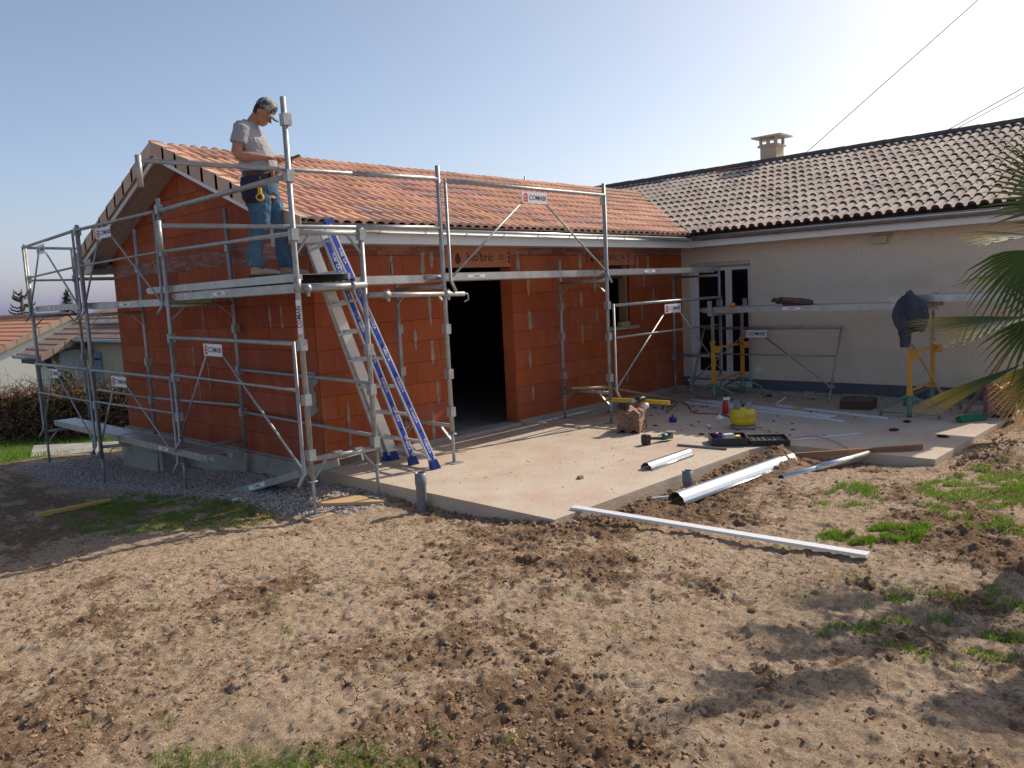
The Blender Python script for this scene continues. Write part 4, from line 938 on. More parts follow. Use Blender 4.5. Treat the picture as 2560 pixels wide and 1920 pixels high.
# ------------------------------------------------------------------ ladder
ld = thing('ladder', 'aluminium double ladder with blue sided rails leaning up to the scaffold corner', 'ladder', (.6,-.7,0))
def lp(y0, y1, t, k=.345): z = 2.47*t; return Vector((.62-k*z, y0+(y1-y0)*t, z))
RA = lambda t: Vector((.585-.79*t, -1.09+.46*t, 2.50*t)); RB = lambda t: Vector((.60-.80*t, -.72+.19*t, 2.45*t))
LA = lambda t: Vector((.64-.90*t, -.335+.01*t, 2.48*t)); LB = lambda t: Vector((.58-.80*t, -.285-.02*t, 2.40*t))
for R_, blue in ((RA, True), (RB, True), (LA, False), (LB, False)):
    s = MB(); a, b = R_(.03), R_(1.0); d = (b-a).normalized(); sd = Vector((0,-1,0)); dep = sd.cross(d).normalized()
    s.beam(a, b, .026, .085 if blue else .115, dep)
    if blue:
        s.beam(R_(.05)+sd*.0145, R_(.97)+sd*.0145, .003, .052, dep, 1)
        for k in range(7):
            c = R_(.10+.13*k)+sd*.0172; s.merge(text_mb('TUBESCA', .040, c, -d, Vector((0,-1,0)), 2, bold=.01))
        for k in range(8): c = R_(.045+.118*k)+sd*.016; s.tube([c, c+sd*.003], .016, 8, 3)
    rl = part('rail', s, ['alu','blue','white','ink'], ld)
    s = MB(); f = R_(.03); s.loft([[f-d*.075+Vector((a_*.055-.01,b_*.03,-.0)) for a_,b_ in ((-1,-1),(1,-1),(1,1),(-1,1))],[f+d*.03+Vector((a_*.04,b_*.022,0)) for a_,b_ in ((-1,-1),(1,-1),(1,1),(-1,1))]], smooth=False)
    for k in range(5): s.beam(f-d*.07+Vector((-.05+.022*k,-.033,0)), f+d*.02+Vector((-.035+.018*k,-.026,0)), .006, .006)
    part('foot', s, 'bluefoot', ld)
for k in range(8):
    t = .115+.118*k
    part('rung', MB().beam(LA(t), RA(t), .032, .028), 'alu', ld)
    part('rung', MB().beam(LB(t+.004)+Vector((-.05,0,0)), RB(t+.004)+Vector((-.05,0,0)), .024, .022), 'alu', ld)
s = MB().beam((.66,-.28,.14), (.60,-1.00,.10), .05, .03).beam((.70,-.33,.16), (.54,-.80,.12), .03, .02); part('stabiliser', s, 'alu', ld)
s = MB(); 
for R_ in (RA, LA): c = R_(1.0); s.beam(c+Vector((-.03,0,.01)), c+Vector((.06,0,.05)), .05, .05)
part('top_hook', s, 'bluefoot', ld)

# ------------------------------------------------------------------ worker
def build_worker():
    W = thing('person', 'worker in grey t-shirt, blue jeans, tan boots and camouflage cap looking down at a phone', 'person', (-.55,-.15,2.026), (0,0,math.atan2(-.72,.694)))
    def remesh(o, vs, sm=3):
        m = o.modifiers.new('r', 'REMESH'); m.mode = 'VOXEL'; m.voxel_size = vs; m.use_smooth_shade = True
        if sm: q = o.modifiers.new('s', 'SMOOTH'); q.iterations = sm; q.factor = .5
    up_ = (0,0,1)
    # --- body: head, neck, torso, arms, hands, legs in one surface
    b = MB()
    b.ell([((-.03,0,.75),.11,.14,up_),((-.04,0,1.0),.12,.15,up_),((-.10,0,1.25),.11,.16,up_),((-.12,0,1.40),.09,.15,up_),((-.11,0,1.455),.055,.08,up_)], 16)
    # neck leaning forward
    b.ell([((-.105,0,1.40),.065,.068,(.3,0,1)),((-.075,0,1.48),.058,.06,(.6,0,1)),((-.02,0,1.545),.055,.058,(.7,0,1))], 14)
    # head as rings along its own axis (chin to crown), pitched forward by 42 degrees
    Hc = Vector((.030,0,1.565)); th = math.radians(40); ax = Vector((math.sin(th),0,math.cos(th))); fr = Vector((math.cos(th),0,-math.sin(th)))
    R = []
    for a, fx, bx, w in [(-.118,.055,.0,.022),(-.105,.078,.03,.042),(-.08,.088,.058,.056),(-.05,.088,.078,.064),(-.02,.086,.090,.070),(.01,.086,.096,.074),(.04,.088,.097,.075),(.07,.080,.090,.070),(.095,.060,.068,.055),(.112,.03,.034,.03)]:
        ring = []
        for k in range(18):
            t = 2*PI*k/18; f_ = math.cos(t); ring.append(Hc+ax*a+fr*(f_*(fx if f_ > 0 else bx))+Vector((0,1,0))*math.sin(t)*w)
        R.append(ring)
    b.loft(R)
    b.ell([(Hc+ax*.012+fr*.080,.008,.009,ax),(Hc-ax*.012+fr*.094,.012,.012,ax),(Hc-ax*.035+fr*.108,.017,.017,ax),(Hc-ax*.045+fr*.092,.008,.012,ax)], 8)   # nose
    b.ell([(Hc-ax*.066+fr*.084,.010,.024,ax),(Hc-ax*.074+fr*.087,.010,.022,ax),(Hc-ax*.080+fr*.082,.008,.018,ax)], 8)   # lips
    for sy in (-1, 1):
        b.ell([(Hc+ax*.018+fr*.084+Vector((0,sy*.028,0)),.008,.02,ax),(Hc+ax*.026+fr*.088+Vector((0,sy*.03,0)),.010,.022,ax),(Hc+ax*.034+fr*.082+Vector((0,sy*.03,0)),.006,.018,ax)], 8)  # brow
        e = Hc+Vector((0,sy*.074,0))-ax*.012-fr*.012
        b.ell([(e-ax*.030,.010,.006,ax),(e-ax*.012+Vector((0,sy*.006,0)),.015,.009,ax),(e+ax*.012+Vector((0,sy*.008,0)),.019,.010,ax),(e+ax*.030,.010,.006,ax)], 8)  # ears
    # arms: near (right, -y) and far (left, +y)
    def limb(pts): b.ell([(p, r, r2 if r2 else r, Vector(q)) for p, r, r2, q in pts], 12)
    nsh, nel, nwr = Vector((-.13,-.175,1.40)), Vector((-.19,-.235,1.135)), Vector((.075,-.155,1.112))
    d1 = nel-nsh; d2 = nwr-nel
    limb([(nsh,.058,None,d1),(nsh.lerp(nel,.5),.055,None,d1),(nsh.lerp(nel,.88),.050,None,d1+Vector((.05,0,0)))])
    limb([(nel+Vector((-.012,0,.018)),.050,None,(1,0,.2)),(nel.lerp(nwr,.2),.053,.050,d2),(nel.lerp(nwr,.45),.049,.046,d2),(nel.lerp(nwr,.8),.035,.033,d2),(nwr,.025,.030,d2)])
    fsh, fel, fwr = Vector((-.11,.175,1.40)), Vector((-.10,.23,1.14)), Vector((.15,.06,1.13))
    d1 = fel-fsh; d2 = fwr-fel
    limb([(fsh,.052,None,d1),(fsh.lerp(fel,.5),.049,None,d1),(fsh.lerp(fel,.9),.042,None,d1)])
    limb([(fel+Vector((-.01,0,.015)),.042,None,(1,0,0)),(fel.lerp(fwr,.3),.044,.042,d2),(fel.lerp(fwr,.8),.030,.029,d2),(fwr,.025,.029,d2)])
    def hand(w, dirv, pn, side, curl):
        dirv = Vector(dirv).normalized(); pn = Vector(pn).normalized(); sv = dirv.cross(pn).normalized()*side
        # palm
        b.ell([(w,.024,.026,dirv),(w+dirv*.035,.016,.036,dirv),(w+dirv*.075,.014,.040,dirv),(w+dirv*.092,.011,.036,dirv)] if abs(pn.z) > .5 else [(w,.024,.026,dirv),(w+dirv*.035,.034,.018,dirv),(w+dirv*.075,.038,.015,dirv),(w+dirv*.092,.034,.012,dirv)], 10)
        for i, (o, L) in enumerate(((.029,.066),(.010,.075),(-.010,.070),(-.028,.056))):
            p0 = w+dirv*.075+sv*o; a1 = dirv.copy(); q = [p0-dirv*.02, p0]
            for j, fr_ in enumerate((.45,.30,.25)):
                a1 = (a1 - pn*math.tan(curl*(.5+.35*j)+.06*i)).normalized(); q.append(q[-1]+a1*L*fr_)
            b.tube(q, [.009,.0095,.0088,.008,.0062], 8)
        p0 = w+dirv*.02+sv*.024; b.tube([p0, p0+dirv*.022+sv*.020-pn*.010, p0+dirv*.050+sv*.026-pn*.022, p0+dirv*.068+sv*.020-pn*.030], [.013,.012,.0105,.0075], 8)
    hand(nwr, (1,.25,-.05), (0,.1,1), 1, .35)
    hand(fwr, (1,-.10,-.02), (0,-.1,-1), -1, -.25) if False else hand(fwr, (1,-.05,-.08), (0,0,1), -1, .42)
    # legs under the jeans follow the same line as the cloth
    for C in ([(-.05,-.08,.86,.075),(-.055,-.095,.72,.075),(-.05,-.105,.60,.065),(-.055,-.115,.48,.055),(-.105,-.12,.36,.048),(-.125,-.125,.25,.045),(-.12,-.13,.12,.042),(-.115,-.13,.05,.04)],
              [(-.04,.08,.86,.075),(.01,.095,.72,.065),(.055,.105,.60,.062),(.085,.115,.48,.055),(.078,.12,.36,.046),(.075,.125,.26,.044),(.09,.13,.12,.042),(.098,.13,.05,.04)]):
        b.ell([((x,y,z),r,r,(0,0,1)) for x,y,z,r in C], 12)
    body = part('body', b, 'skin', W, world=False); remesh(body, .0055, 2)
    # hair, cap
    s = MB(); s.loft([[Hc+ax*a+fr*(math.cos(2*PI*k/18)*(fx if math.cos(2*PI*k/18) > 0 else bx))+Vector((0,1,0))*math.sin(2*PI*k/18)*w for k in range(18)] for a, fx, bx, w in [(-.055,-.055,.083,.062),(-.03,-.03,.092,.070),(.0,.005,.100,.0765),(.04,.03,.102,.079)]])
    part('hair', s, 'hair', W, world=False)
    s = MB(); cp = [(.035,.094,.103,.080),(.055,.096,.107,.084),(.085,.095,.104,.084),(.115,.085,.09,.074),(.138,.058,.062,.055),(.147,.02,.022,.02)]
    s.loft([[Hc+ax*(a+.006*math.sin(5*t))+fr*(math.cos(t)*(fx if math.cos(t) > 0 else bx))+Vector((0,1,0))*math.sin(t)*w for t in [2*PI*k/22 for k in range(22)]] for a, fx, bx, w in cp])
    rr = []
    for u_ in (0, .35, .7, 1):
        rr.append([Hc+ax*(.040-.016*u_-.030*(math.sin(v_)**2)*(.3+u_*.4))+fr*(.070+.085*u_*math.cos(v_)+.012)+Vector((0,1,0))*math.sin(v_)*(.078-.006*u_) for v_ in [(-PI/2)+PI*k/10 for k in range(11)]])
    s.loft(rr, cap=False, closed=False); s.loft([[p-ax*.004 for p in r] for r in reversed(rr)], cap=False, closed=False)
    part('cap', s, 'cap', W, world=False)
    # t-shirt
    s = MB()
    s.ell([((-.04,0,1.0),.178,.20,up_),((-.042,0,1.03),.184,.205,up_),((-.055,0,1.10),.180,.20,up_),((-.078,0,1.19),.172,.20,up_),((-.108,0,1.29),.160,.212,up_),((-.130,0,1.37),.138,.212,up_),((-.130,0,1.425),.112,.175,(.1,0,1)),((-.115,0,1.465),.082,.10,(.25,0,1)),((-.10,0,1.49),.068,.074,(.35,0,1))], 26)
    for sh, el in ((nsh, nel), (fsh, fel)):
        d1 = el-sh
        s.ell([(sh-d1*.12+Vector((0,.03 if sh.y < 0 else -.03,.02)),.06,.055,d1),(sh,.082,.074,d1),(sh.lerp(el,.3),.080,.072,d1),(sh.lerp(el,.58),.082,.073,d1)], 16)
    tee = part('tshirt', s, 'tee', W, world=False); remesh(tee, .008, 3)
    # jeans
    s = MB()
    s.ell([((-.04,0,.79),.140,.165,up_),((-.045,0,.86),.150,.182,up_),((-.045,0,.93),.145,.182,up_),((-.045,0,.985),.138,.176,up_)], 22)
    # near leg
    s.ell([((-.07,-.085,.85),.125,.10,up_),((-.055,-.095,.72),.118,.098,(.05,0,1)),((-.05,-.105,.60),.100,.088,up_),((-.055,-.115,.48),.082,.078,(.1,0,1)),((-.105,-.12,.36),.074,.072,(.3,0,1)),((-.125,-.125,.25),.072,.072,up_),((-.128,-.13,.16),.076,.072,up_),((-.115,-.13,.125),.078,.074,(-.2,0,1)),((-.112,-.13,.098),.078,.074,up_)], 18)
    # far leg
    s.ell([((-.03,.085,.85),.118,.10,up_),((.01,.095,.72),.104,.094,(-.2,0,1)),((.055,.105,.60),.088,.084,(-.25,0,1)),((.085,.115,.48),.076,.074,(-.05,0,1)),((.078,.12,.36),.068,.068,(.05,0,1)),((.075,.125,.26),.068,.068,up_),((.085,.13,.16),.072,.07,(-.1,0,1)),((.095,.13,.125),.075,.072,(-.15,0,1)),((.10,.13,.10),.076,.072,up_)], 18)
    for cx, cy, czs in ((-.115,-.13,(.125,.15,.18)), (.095,.13,(.13,.16,.19))):
        for i, cz in enumerate(czs): s.ell([((cx,cy,cz-.008),.074,.07,(.1,0,1)),((cx+.003,cy,cz),.083-.003*i,.078,(.1,0,1)),((cx,cy,cz+.008),.074,.07,(.1,0,1))], 16)
    jn = part('jeans', s, 'denim', W, world=False); remesh(jn, .008, 2)
    dt = bpy.data.textures.new('folds', 'CLOUDS'); dt.noise_scale = .07; dt.noise_depth = 2
    for o, st in ((jn, .022), (tee, .018)):
        dm = o.modifiers.new('d', 'DISPLACE'); dm.texture = dt; dm.strength = st; dm.mid_level = .5; dm.texture_coords = 'LOCAL'
    # boots
    for fx0, fy0 in ((-.175,-.13), (.035,.13)):
        s = MB()
        s.ell([((fx0+.06,fy0,.03),.06,.046,up_),((fx0+.055,fy0,.07),.055,.042,up_),((fx0+.06,fy0,.12),.052,.044,up_)], 14)
        s.ell([((fx0+.01,fy0,.045),.030,.040,(1,0,0)),((fx0+.09,fy0,.052),.040,.044,(1,0,-.1)),((fx0+.15,fy0,.048),.036,.047,(1,0,-.25)),((fx0+.21,fy0,.042),.032,.050,(1,0,-.1)),((fx0+.255,fy0,.038),.026,.042,(1,0,-.1)),((fx0+.28,fy0,.032),.014,.026,(1,0,0))], 14)
        bt = part('boot', s, 'boot', W, world=False); remesh(bt, .006, 2)
        s = MB(); prof2 = [(-.015,-.03),(.03,-.042),(.1,-.036),(.19,-.05),(.25,-.044),(.29,-.02),(.29,.02),(.25,.044),(.19,.05),(.1,.036),(.03,.042),(-.015,.03)]
        s.prism([(fx0+a, fy0+c) for a, c in prof2], 0, .024); sub('sole', s, 'sole', bt, None, world=False)
        s = MB()
        for k in range(4): s.beam((fx0+.105+.02*k,fy0-.03,.088-.008*k),(fx0+.115+.02*k,fy0+.03,.088-.008*k),.006,.006)
        sub('laces', s, 'ink', bt, None, world=False)
    # tool belt, pouches, tape measure
    s = MB(); s.ell([((-.045,0,.915),.152,.19,up_),((-.045,0,.92),.165,.203,up_),((-.043,0,1.0),.170,.203,up_),((-.043,0,1.005),.155,.190,up_)], 24)
    bl = part('tool_belt', s, 'leather', W, world=False)
    s = MB(); s.ell([((-.09,-.20,.70),.06,.03,up_),((-.09,-.205,.74),.085,.04,up_),((-.085,-.205,.86),.10,.045,up_),((-.08,-.20,.94),.095,.04,up_)], 16); part('pouch', s, 'navy', W, world=False)
    s = MB(); s.ell([((-.13,-.16,.72),.04,.05,up_),((-.14,-.16,.80),.055,.065,up_),((-.14,-.16,.90),.055,.065,up_)], 12); part('pouch', s, 'leather', W, world=False)
    s = MB(); s.tube([(.0,-.205,.745),(.0,-.238,.745)], .036, 14); s.beam((.0,-.222,.76),(.004,-.222,.835),.03,.03); part('tape_measure', s, 'levely', W, world=False)
    tube_ = MB().tube([(.0,-.2395,.745),(.0,-.2405,.745)], .022, 14); part('tape_badge', tube_, 'ink', W, world=False)
    s = MB(); s.box((.10,-.16,.93),(.125,-.10,1.0)); part('buckle', s, 'woodred', W, world=False)
    ph = thing('phone', 'black mobile phone held out in the hands of the worker', 'phone', (0,0,0))
    s = MB(); m = Matrix.Rotation(math.atan2(-.72,.694), 4, 'Z'); m.translation = Vector((-.55,-.15,2.026))
    c = Vector((.275,.03,1.135)); d = Vector((1,0,.32)).normalized(); s.beam(m @ (c-d*.072), m @ (c+d*.072), .070, .011, m.to_3x3() @ Vector((-.3,0,1)))
    bpy.data.objects.remove(ph); solo('phone', s, 'black', 'black mobile phone held out in the hands of the worker', 'phone')
build_worker()

# ------------------------------------------------------------------ trestles and the walkways on them
def trestle(loc, label):
    t = thing('trestle', label, 'trestle', loc)
    # local: two feet frames 0.88 apart along x, arcs along y
    for x0 in (0, .9):
        s = MB(); arc = [(x0,-.34,.0),(x0,-.335,.07),(x0,-.30,.13),(x0,-.15,.20),(x0,-.04,.26),(x0,.04,.26),(x0,.15,.20),(x0,.30,.13),(x0,.335,.07),(x0,.34,.0)]
        s.tube(arc, .017, 8); s.tube([(x0,-.325,.045),(x0,.325,.045)], .009, 6); s.tube([(x0,0,.0),(x0,0,.26)], .028, 10); s.beam((x0,.0,.06),(x0+(.2 if x0 == 0 else -.2),0,.20),.02,.02)
        link('foot_frame', s.mesh('foot_frame', 'green'), t)
        s = MB(); s.loft([[(x0-.035,-.03,.27),(x0+.035,-.03,.27),(x0+.035,.03,.27),(x0-.035,.03,.27)],[(x0-.026,-.024,.36),(x0+.026,-.024,.36),(x0+.026,.024,.36),(x0-.026,.024,.36)],[(x0-.024,-.022,.84),(x0+.024,-.022,.84),(x0+.024,.022,.84),(x0-.024,.022,.84)]], smooth=False)
        link('upright', s.mesh('upright', 'yellow'), t)
        s = MB(); dy = -.07; s.tube([(x0-.012,dy,.78),(x0+.012,dy,.78)], .052, 16); s.tube([(x0-.03,dy,.78),(x0-.011,dy,.78)], .018, 10); s.beam((x0,-.02,.80),(x0,dy,.78),.03,.05); s.tube([(x0-.02,.03,.86),(x0,.05,.89),(x0+.02,.03,.92),(x0,.0,.93),(x0-.02,.01,.88)], .007, 6); s.beam((x0,.03,.83),(x0,-.03,.90),.03,.03)
        link('winch', s.mesh('winch', 'yellow'), t)
        s = MB(); s.box((x0-.018,-.018,.80),(x0+.018,.018,1.30)); link('mast', s.mesh('mast', 'galv'), t)
        s = MB(); k = 0
        for k in range(14): s.box((x0-.008,-.0195,.88+.03*k),(x0+.008,-.018,.892+.03*k)); s.box((x0-.0195,-.008,.88+.03*k),(x0-.018,.008,.892+.03*k))  # dark plates on the mast paint the shade inside its holes
        link('mast_holes', s.mesh('mast_holes', 'ink'), t)
    s = MB(); s.tube([(0,-.02,.80),(.9,-.02,.80)], .017, 8); link('tie_bar', s.mesh('tie_bar', 'yellow'), t)
    s = MB(); s.tube([(0,0,.33),(.9,0,.33)], .017, 8); link('tie_bar', s.mesh('tie_bar', 'yellow'), t)
    s = MB(); s.box((-.10,-.028,1.28),(1.02,.028,1.325)); s.box((-.10,-.025,1.325),(-.06,.025,1.50)); s.box((.98,-.025,1.325),(1.02,.025,1.50)); link('bearer', s.mesh('bearer', 'galv'), t)
    return t
t1 = trestle((5.95,-1.25,0), 'yellow and green builders trestle in front of the french door')
t2 = trestle((5.70,-4.07,0), 'yellow and green builders trestle with the broom and jacket leaning over it')
hd = solo_deck = thing('trestle_walkway', 'long steel walkway resting on the trestle by the french door, old tiles on it', 'scaffold board', (6.0,-1.2,1.3))
for k in range(2): deckb(hd, (5.93+.31*k,-1.10), (5.93+.31*k,-4.15), 1.40, .30, (1,0), sticker=.45 if k == 0 else None, name='board')
hd2 = thing('trestle_walkway', 'steel walkway lapped on top of the other at the far right, above the jacket', 'scaffold board', (6.0,-3.7,1.4))
for k in range(2): deckb(hd2, (5.90+.31*k,-3.78), (5.90+.31*k,-5.95), 1.49, .30, (1,0), h=.08, name='board')
# jacket draped over the trestle mast
jk = MB()
JX, JY = 5.64, -4.05
prof = [(1.525,.03,.03),(1.51,.08,.06),(1.46,.13,.09),(1.38,.175,.11),(1.28,.20,.125),(1.18,.195,.12),(1.11,.16,.11),(1.085,.12,.09)]
rings = []
for z, ry, rx in prof:
    rings.append([(JX+rx*math.cos(t)*(1+.28*math.sin(6*t+z*5)), JY-.03-.05*(1.5-z)+ry*math.sin(t)*(1+.14*math.sin(4*t+z*9)) , z+.035*math.sin(2*t+1)+.012*math.sin(9*t)) for t in [2*PI*k/36 for k in range(36)]])
jk.loft(rings)
j = thing('jacket', 'dark grey jacket hung over the trestle post, one sleeve dangling', 'jacket', (JX,JY,1.1))
part('body', jk, 'jacket', j)
s = MB(); s.ell([((JX-.05,JY+.02,1.30),.07,.08,(0,0,1)),((JX-.06,JY-.0,1.16),.06,.075,(0,0,1)),((JX-.05,JY+.01,1.04),.055,.07,(0,0,1)),((JX-.05,JY+.0,.98),.05,.062,(0,0,1)),((JX-.045,JY+.01,.90),.04,.05,(0,0,1)),((JX-.045,JY+.01,.875),.036,.045,(0,0,1))], 18)
part('sleeve', s, 'jacket', j)
s = MB().tube([(5.70,-4.07,.80),(5.70,-4.07,1.5)], .02, 8)
# broom
br = thing('broom', 'wooden broom with green bristles leaning against the right trestle', 'broom', (5.75,-4.68,0))
part('handle', MB().tube([(5.78,-4.52,.10),(5.72,-3.88,1.26)], .0135, 8), 'wood', br)
s = MB().beam((5.60,-4.60,.055),(5.92,-4.78,.055),.075,.03,(0,.5,1)); part('head', s, 'woodpale', br)
s = MB()
for k in range(5): a = Vector((5.60,-4.60,.03)).lerp(Vector((5.92,-4.78,.03)), k/5); b_ = Vector((5.60,-4.60,.03)).lerp(Vector((5.92,-4.78,.03)), (k+.97)/5); s.beam(a+Vector((-.03,-.05,0)), b_+Vector((-.03,-.05,0)), .07, .085+.01*(k % 2), (.3,.5,1))
part('bristles', s, 'greendk', br)
# pole leaning beyond the trestle
solo('timber_pole', MB().beam((6.25,-4.55,.02),(6.75,-4.95,.85),.03,.03), 'wood', 'thin timber pole leaning towards the wall behind the broom', 'pole')
# loose guard panel leaning on the house wall
ax_ = Matrix.Translation((6.53,0,0)) @ Matrix.Rotation(math.atan2(.47,1.04), 4, 'Y'); ax_ = ax_ @ Matrix.Translation((0,0,0))
gl = thing('guard_panel', 'loose galvanised guard panel leaning against the beige house wall', 'guardrail', (6.53,-1.6,0))
guard(gl, (0,-.50), (0,-2.74), 1.13, 1.13, .20, .20, (-1,0,0), .40, tilt=ax_, mid=.44, signw=.44, tail=False)
s = MB()
for y in (-.5,-2.74): s.tube([ax_ @ Vector((0,y,.20)), ax_ @ Vector((-.02,y,.0))], .0165, 8); s.beam(ax_ @ Vector((0,y-.05,.22)), ax_ @ Vector((0,y+.05,.22)), .02,.02)
part('hooks', s, GAL, gl)

# ------------------------------------------------------------------ small things on the terrace
def tile_slab(m, W=.28, L=.40, T=.014, name='tile', amp=.022):
    s = MB(); n = 26; top = []; bot = []
    for k in range(n+1):
        x = -W/2+W*k/n; z = amp*math.cos(4*PI*k/n+PI)
        top.append((x, z+T)); bot.append((x, z))
    for y in (0, L): pass
    vs = [(x,-L/2,z) for x,z in top]+[(x,L/2,z) for x,z in top]+[(x,-L/2,z) for x,z in bot]+[(x,L/2,z) for x,z in bot]; q = n+1
    fs = []
    for k in range(n): fs += [(k,k+1,q+k+1,q+k),(3*q+k,3*q+k+1,2*q+k+1,2*q+k),(2*q+k,2*q+k+1,k+1,k),(q+k,q+k+1,3*q+k+1,3*q+k)]
    fs += [(0,q,3*q,2*q),(n,2*q+n,3*q+n,q+n)]
    return s.add(vs, fs).mesh(name, m)
def stack(label, loc, rotz, n, m, pitch=.0205, amp=.022, W=.28, L=.40):
    t = thing('tile_stack', label, 'tile stack', loc, (0,0,rotz)); me = tile_slab(m, amp=amp, W=W, L=L)
    for k in range(n): link('tile', me, t, (rnd.uniform(-.005,.005), rnd.uniform(-.008,.008), amp+pitch*k), (0,0,rnd.uniform(-.02,.02)))
    return t
stack('neat stack of brown wavy tiles in the middle of the terrace with tools on top', (3.34,-1.60,0), math.radians(-68), 12, 'stacktile', pitch=.021, L=.42)
stack('low stack of dark brown tiles near the right trestle', (6.18,-3.28,0), math.radians(8), 6, 'stackdark', pitch=.021, amp=.014, L=.40, W=.36)
stack('tall stack of pinkish red wavy tiles behind the palm leaves', (6.35,-4.90,0), math.radians(-72), 15, 'stackred', pitch=.024, amp=.026, W=.30, L=.55)
t = thing('tile_stack', 'two old curved tiles lying on the trestle walkway', 'tile stack', (6.12,-2.48,1.40))
me = tile_slab('stackdark', amp=.022)
for k in range(3): link('tile', me, t, (-.03*k,.05*k,.025+.022*k), (.05*k,.06,.4+.35*k))
zs = .285
dr = thing('cordless_drill', 'black cordless power tool lying on top of the brown tile stack', 'power tool', (3.20,-1.62,zs))
part('battery', MB().box((3.15,-1.66,zs),(3.21,-1.54,zs+.09)), 'black', dr)
part('body', MB().tube([(3.18,-1.60,zs+.06),(3.30,-1.64,zs+.07),(3.40,-1.68,zs+.10)], [.02,.024,.03], 10), 'steel', dr)
part('head', MB().tube([(3.36,-1.66,zs+.09),(3.47,-1.70,zs+.11)], [.038,.03], 12), 'black', dr)
solo('tape_roll', MB().tube([(3.36,-1.75,zs+.03),(3.42,-1.78,zs+.03)], .035, 14), 'pvc', 'white roll beside the power tool on the brown tile stack', 'tape')
solo('pliers', MB().beam((3.42,-1.62,zs+.02),(3.60,-1.72,zs+.02),.02,.014).beam((3.42,-1.66,zs+.02),(3.60,-1.70,zs+.02),.02,.014), 'redpl', 'red handled pliers on the brown tile stack', 'pliers')
solo('spirit_level', MB().beam((3.64,-.98,.315),(3.72,-1.90,.315),.025,.05), 'levely', 'long yellow spirit level laid across the back of the tile stack', 'spirit level')
ag = thing('angle_grinder', 'teal cordless angle grinder lying on the sunlit slab', 'angle grinder', (2.75,-2.27,0), (0,0,math.radians(-12)))
part('battery', MB().box((-.10,-.04,0),(-.045,.05,.115)).box((-.105,-.042,.02),(-.10,.052,.1)), 'black', ag, world=False)
part('handle', MB().tube([(-.06,0,.075),(.0,0,.07),(.10,0,.055),(.16,0,.055)], [.03,.022,.022,.034], 12), 'black', ag, world=False)
part('motor', MB().tube([(.15,0,.055),(.20,0,.055),(.27,0,.055)], [.033,.04,.036], 12), 'teal', ag, world=False)
part('gear_head', MB().tube([(.26,0,.055),(.32,0,.06)], [.034,.028], 10).tube([(.315,0,.02),(.315,0,.10)], .024, 10), 'steel', ag, world=False)
part('disc_guard', MB().tube([(.31,0,.092),(.31,0,.102)], .055, 16), 'galv', ag, world=False)
solo('metal_bar', MB().beam((2.80,-2.58,.012),(2.86,-3.14,.012),.025,.022), 'steel', 'short grey metal bar lying beside the short zinc gutter piece', 'bar')
def half_gutter(label, p, q, r, name='gutter_piece', m='zinc', rollside=1):
    t = thing(name, label, 'gutter', p); p = Vector(p); q = Vector(q); d = (q-p).normalized(); sd = d.cross(Vector((0,0,1))).normalized(); n = 26
    nrm = sd.cross(d); 
    def ring(c, rr): return [c + sd*(rr*math.cos(PI*k/n)) + nrm*(rr*1.05*math.sin(PI*k/n)) for k in range(n+1)]
    s = MB(); s.loft([ring(p, r), ring(q, r)], cap=False, closed=False); s.loft([ring(q, r-.002), ring(p, r-.002)], cap=False, closed=False)
    e0, e1 = ring(p, r), ring(q, r); i0, i1 = ring(p, r-.002), ring(q, r-.002)
    for A, B in ((e0, i0), (i1, e1)): s.loft([A, B], cap=False, closed=False)
    part('trough', s, m, t)
    part('rolled_edge', MB().tube([p+sd*(r+.008)+Vector((0,0,.008)), q+sd*(r+.008)+Vector((0,0,.008))], .0095, 10), m, t)
    return t
half_gutter('short upturned zinc gutter piece lying on the sunlit slab', (1.66,-2.94,.004), (2.44,-2.925,.004), .064)
half_gutter('long upturned zinc gutter piece lying on the mud in front of the slab', (1.04,-3.66,-.075), (2.84,-3.84,-.04), .088)
dp = thing('downpipe', 'zinc downpipes laid end to end on the mud right of the long gutter', 'downpipe', (2.2,-4.04,-.05))
part('pipe', MB().tube([(2.18,-4.06,-.045),(3.34,-4.36,-.03)], .035, 16), 'gutterz', dp)
part('pipe', MB().tube([(2.62,-4.225,-.01),(3.40,-4.40,-.0)], .03, 16), 'gutterz', dp)
part('pipe_mouth', MB().tube([(2.1785,-4.0595,-.045),(2.1815,-4.0604,-.045)], .031, 16), 'ink', dp)  # dark disc paints the shade inside the open pipe end
def pvcpipe(label, x, y, z0, z1, r):
    t = thing('drain_pipe', label, 'pipe', (x,y,z0))
    s = MB(); n = 24
    R = lambda rr, z: [(x+rr*math.cos(2*PI*k/n), y+rr*math.sin(2*PI*k/n), z) for k in range(n)]
    s.loft([R(r,z0), R(r,z1-.12), R(r+.005,z1-.11), R(r+.005,z1), R(r-.002,z1), R(r-.003,z1-.1), R(r-.003,z0)], cap=False, smooth=False)
    for i in range(len(s.sm)): s.sm[i] = True
    part('tube', s, 'pvcgrey', t); return t
pvcpipe('tall grey plastic drain pipe standing at the left slab edge', -.205, -1.80, -.3, .205, .047)
pvcpipe('short grey plastic drain pipe standing at the front slab edge', 1.62, -3.42, -.3, .06, .043)
gc = thing('gas_cylinder', 'squat yellow gas cylinder with grey collar and base in the middle of the terrace', 'gas cylinder', (4.15,-2.66,0), (0,0,.5))
def lathe(prof, n=28):
    return MB().loft([[(r*math.cos(2*PI*k/n), r*math.sin(2*PI*k/n), z) for k in range(n)] for r, z in prof])
s = lathe([(.10,.03),(.135,.045),(.150,.08),(.153,.10),(.1545,.118),(.153,.12),(.1545,.122),(.152,.17),(.138,.215),(.10,.245),(.05,.258)])
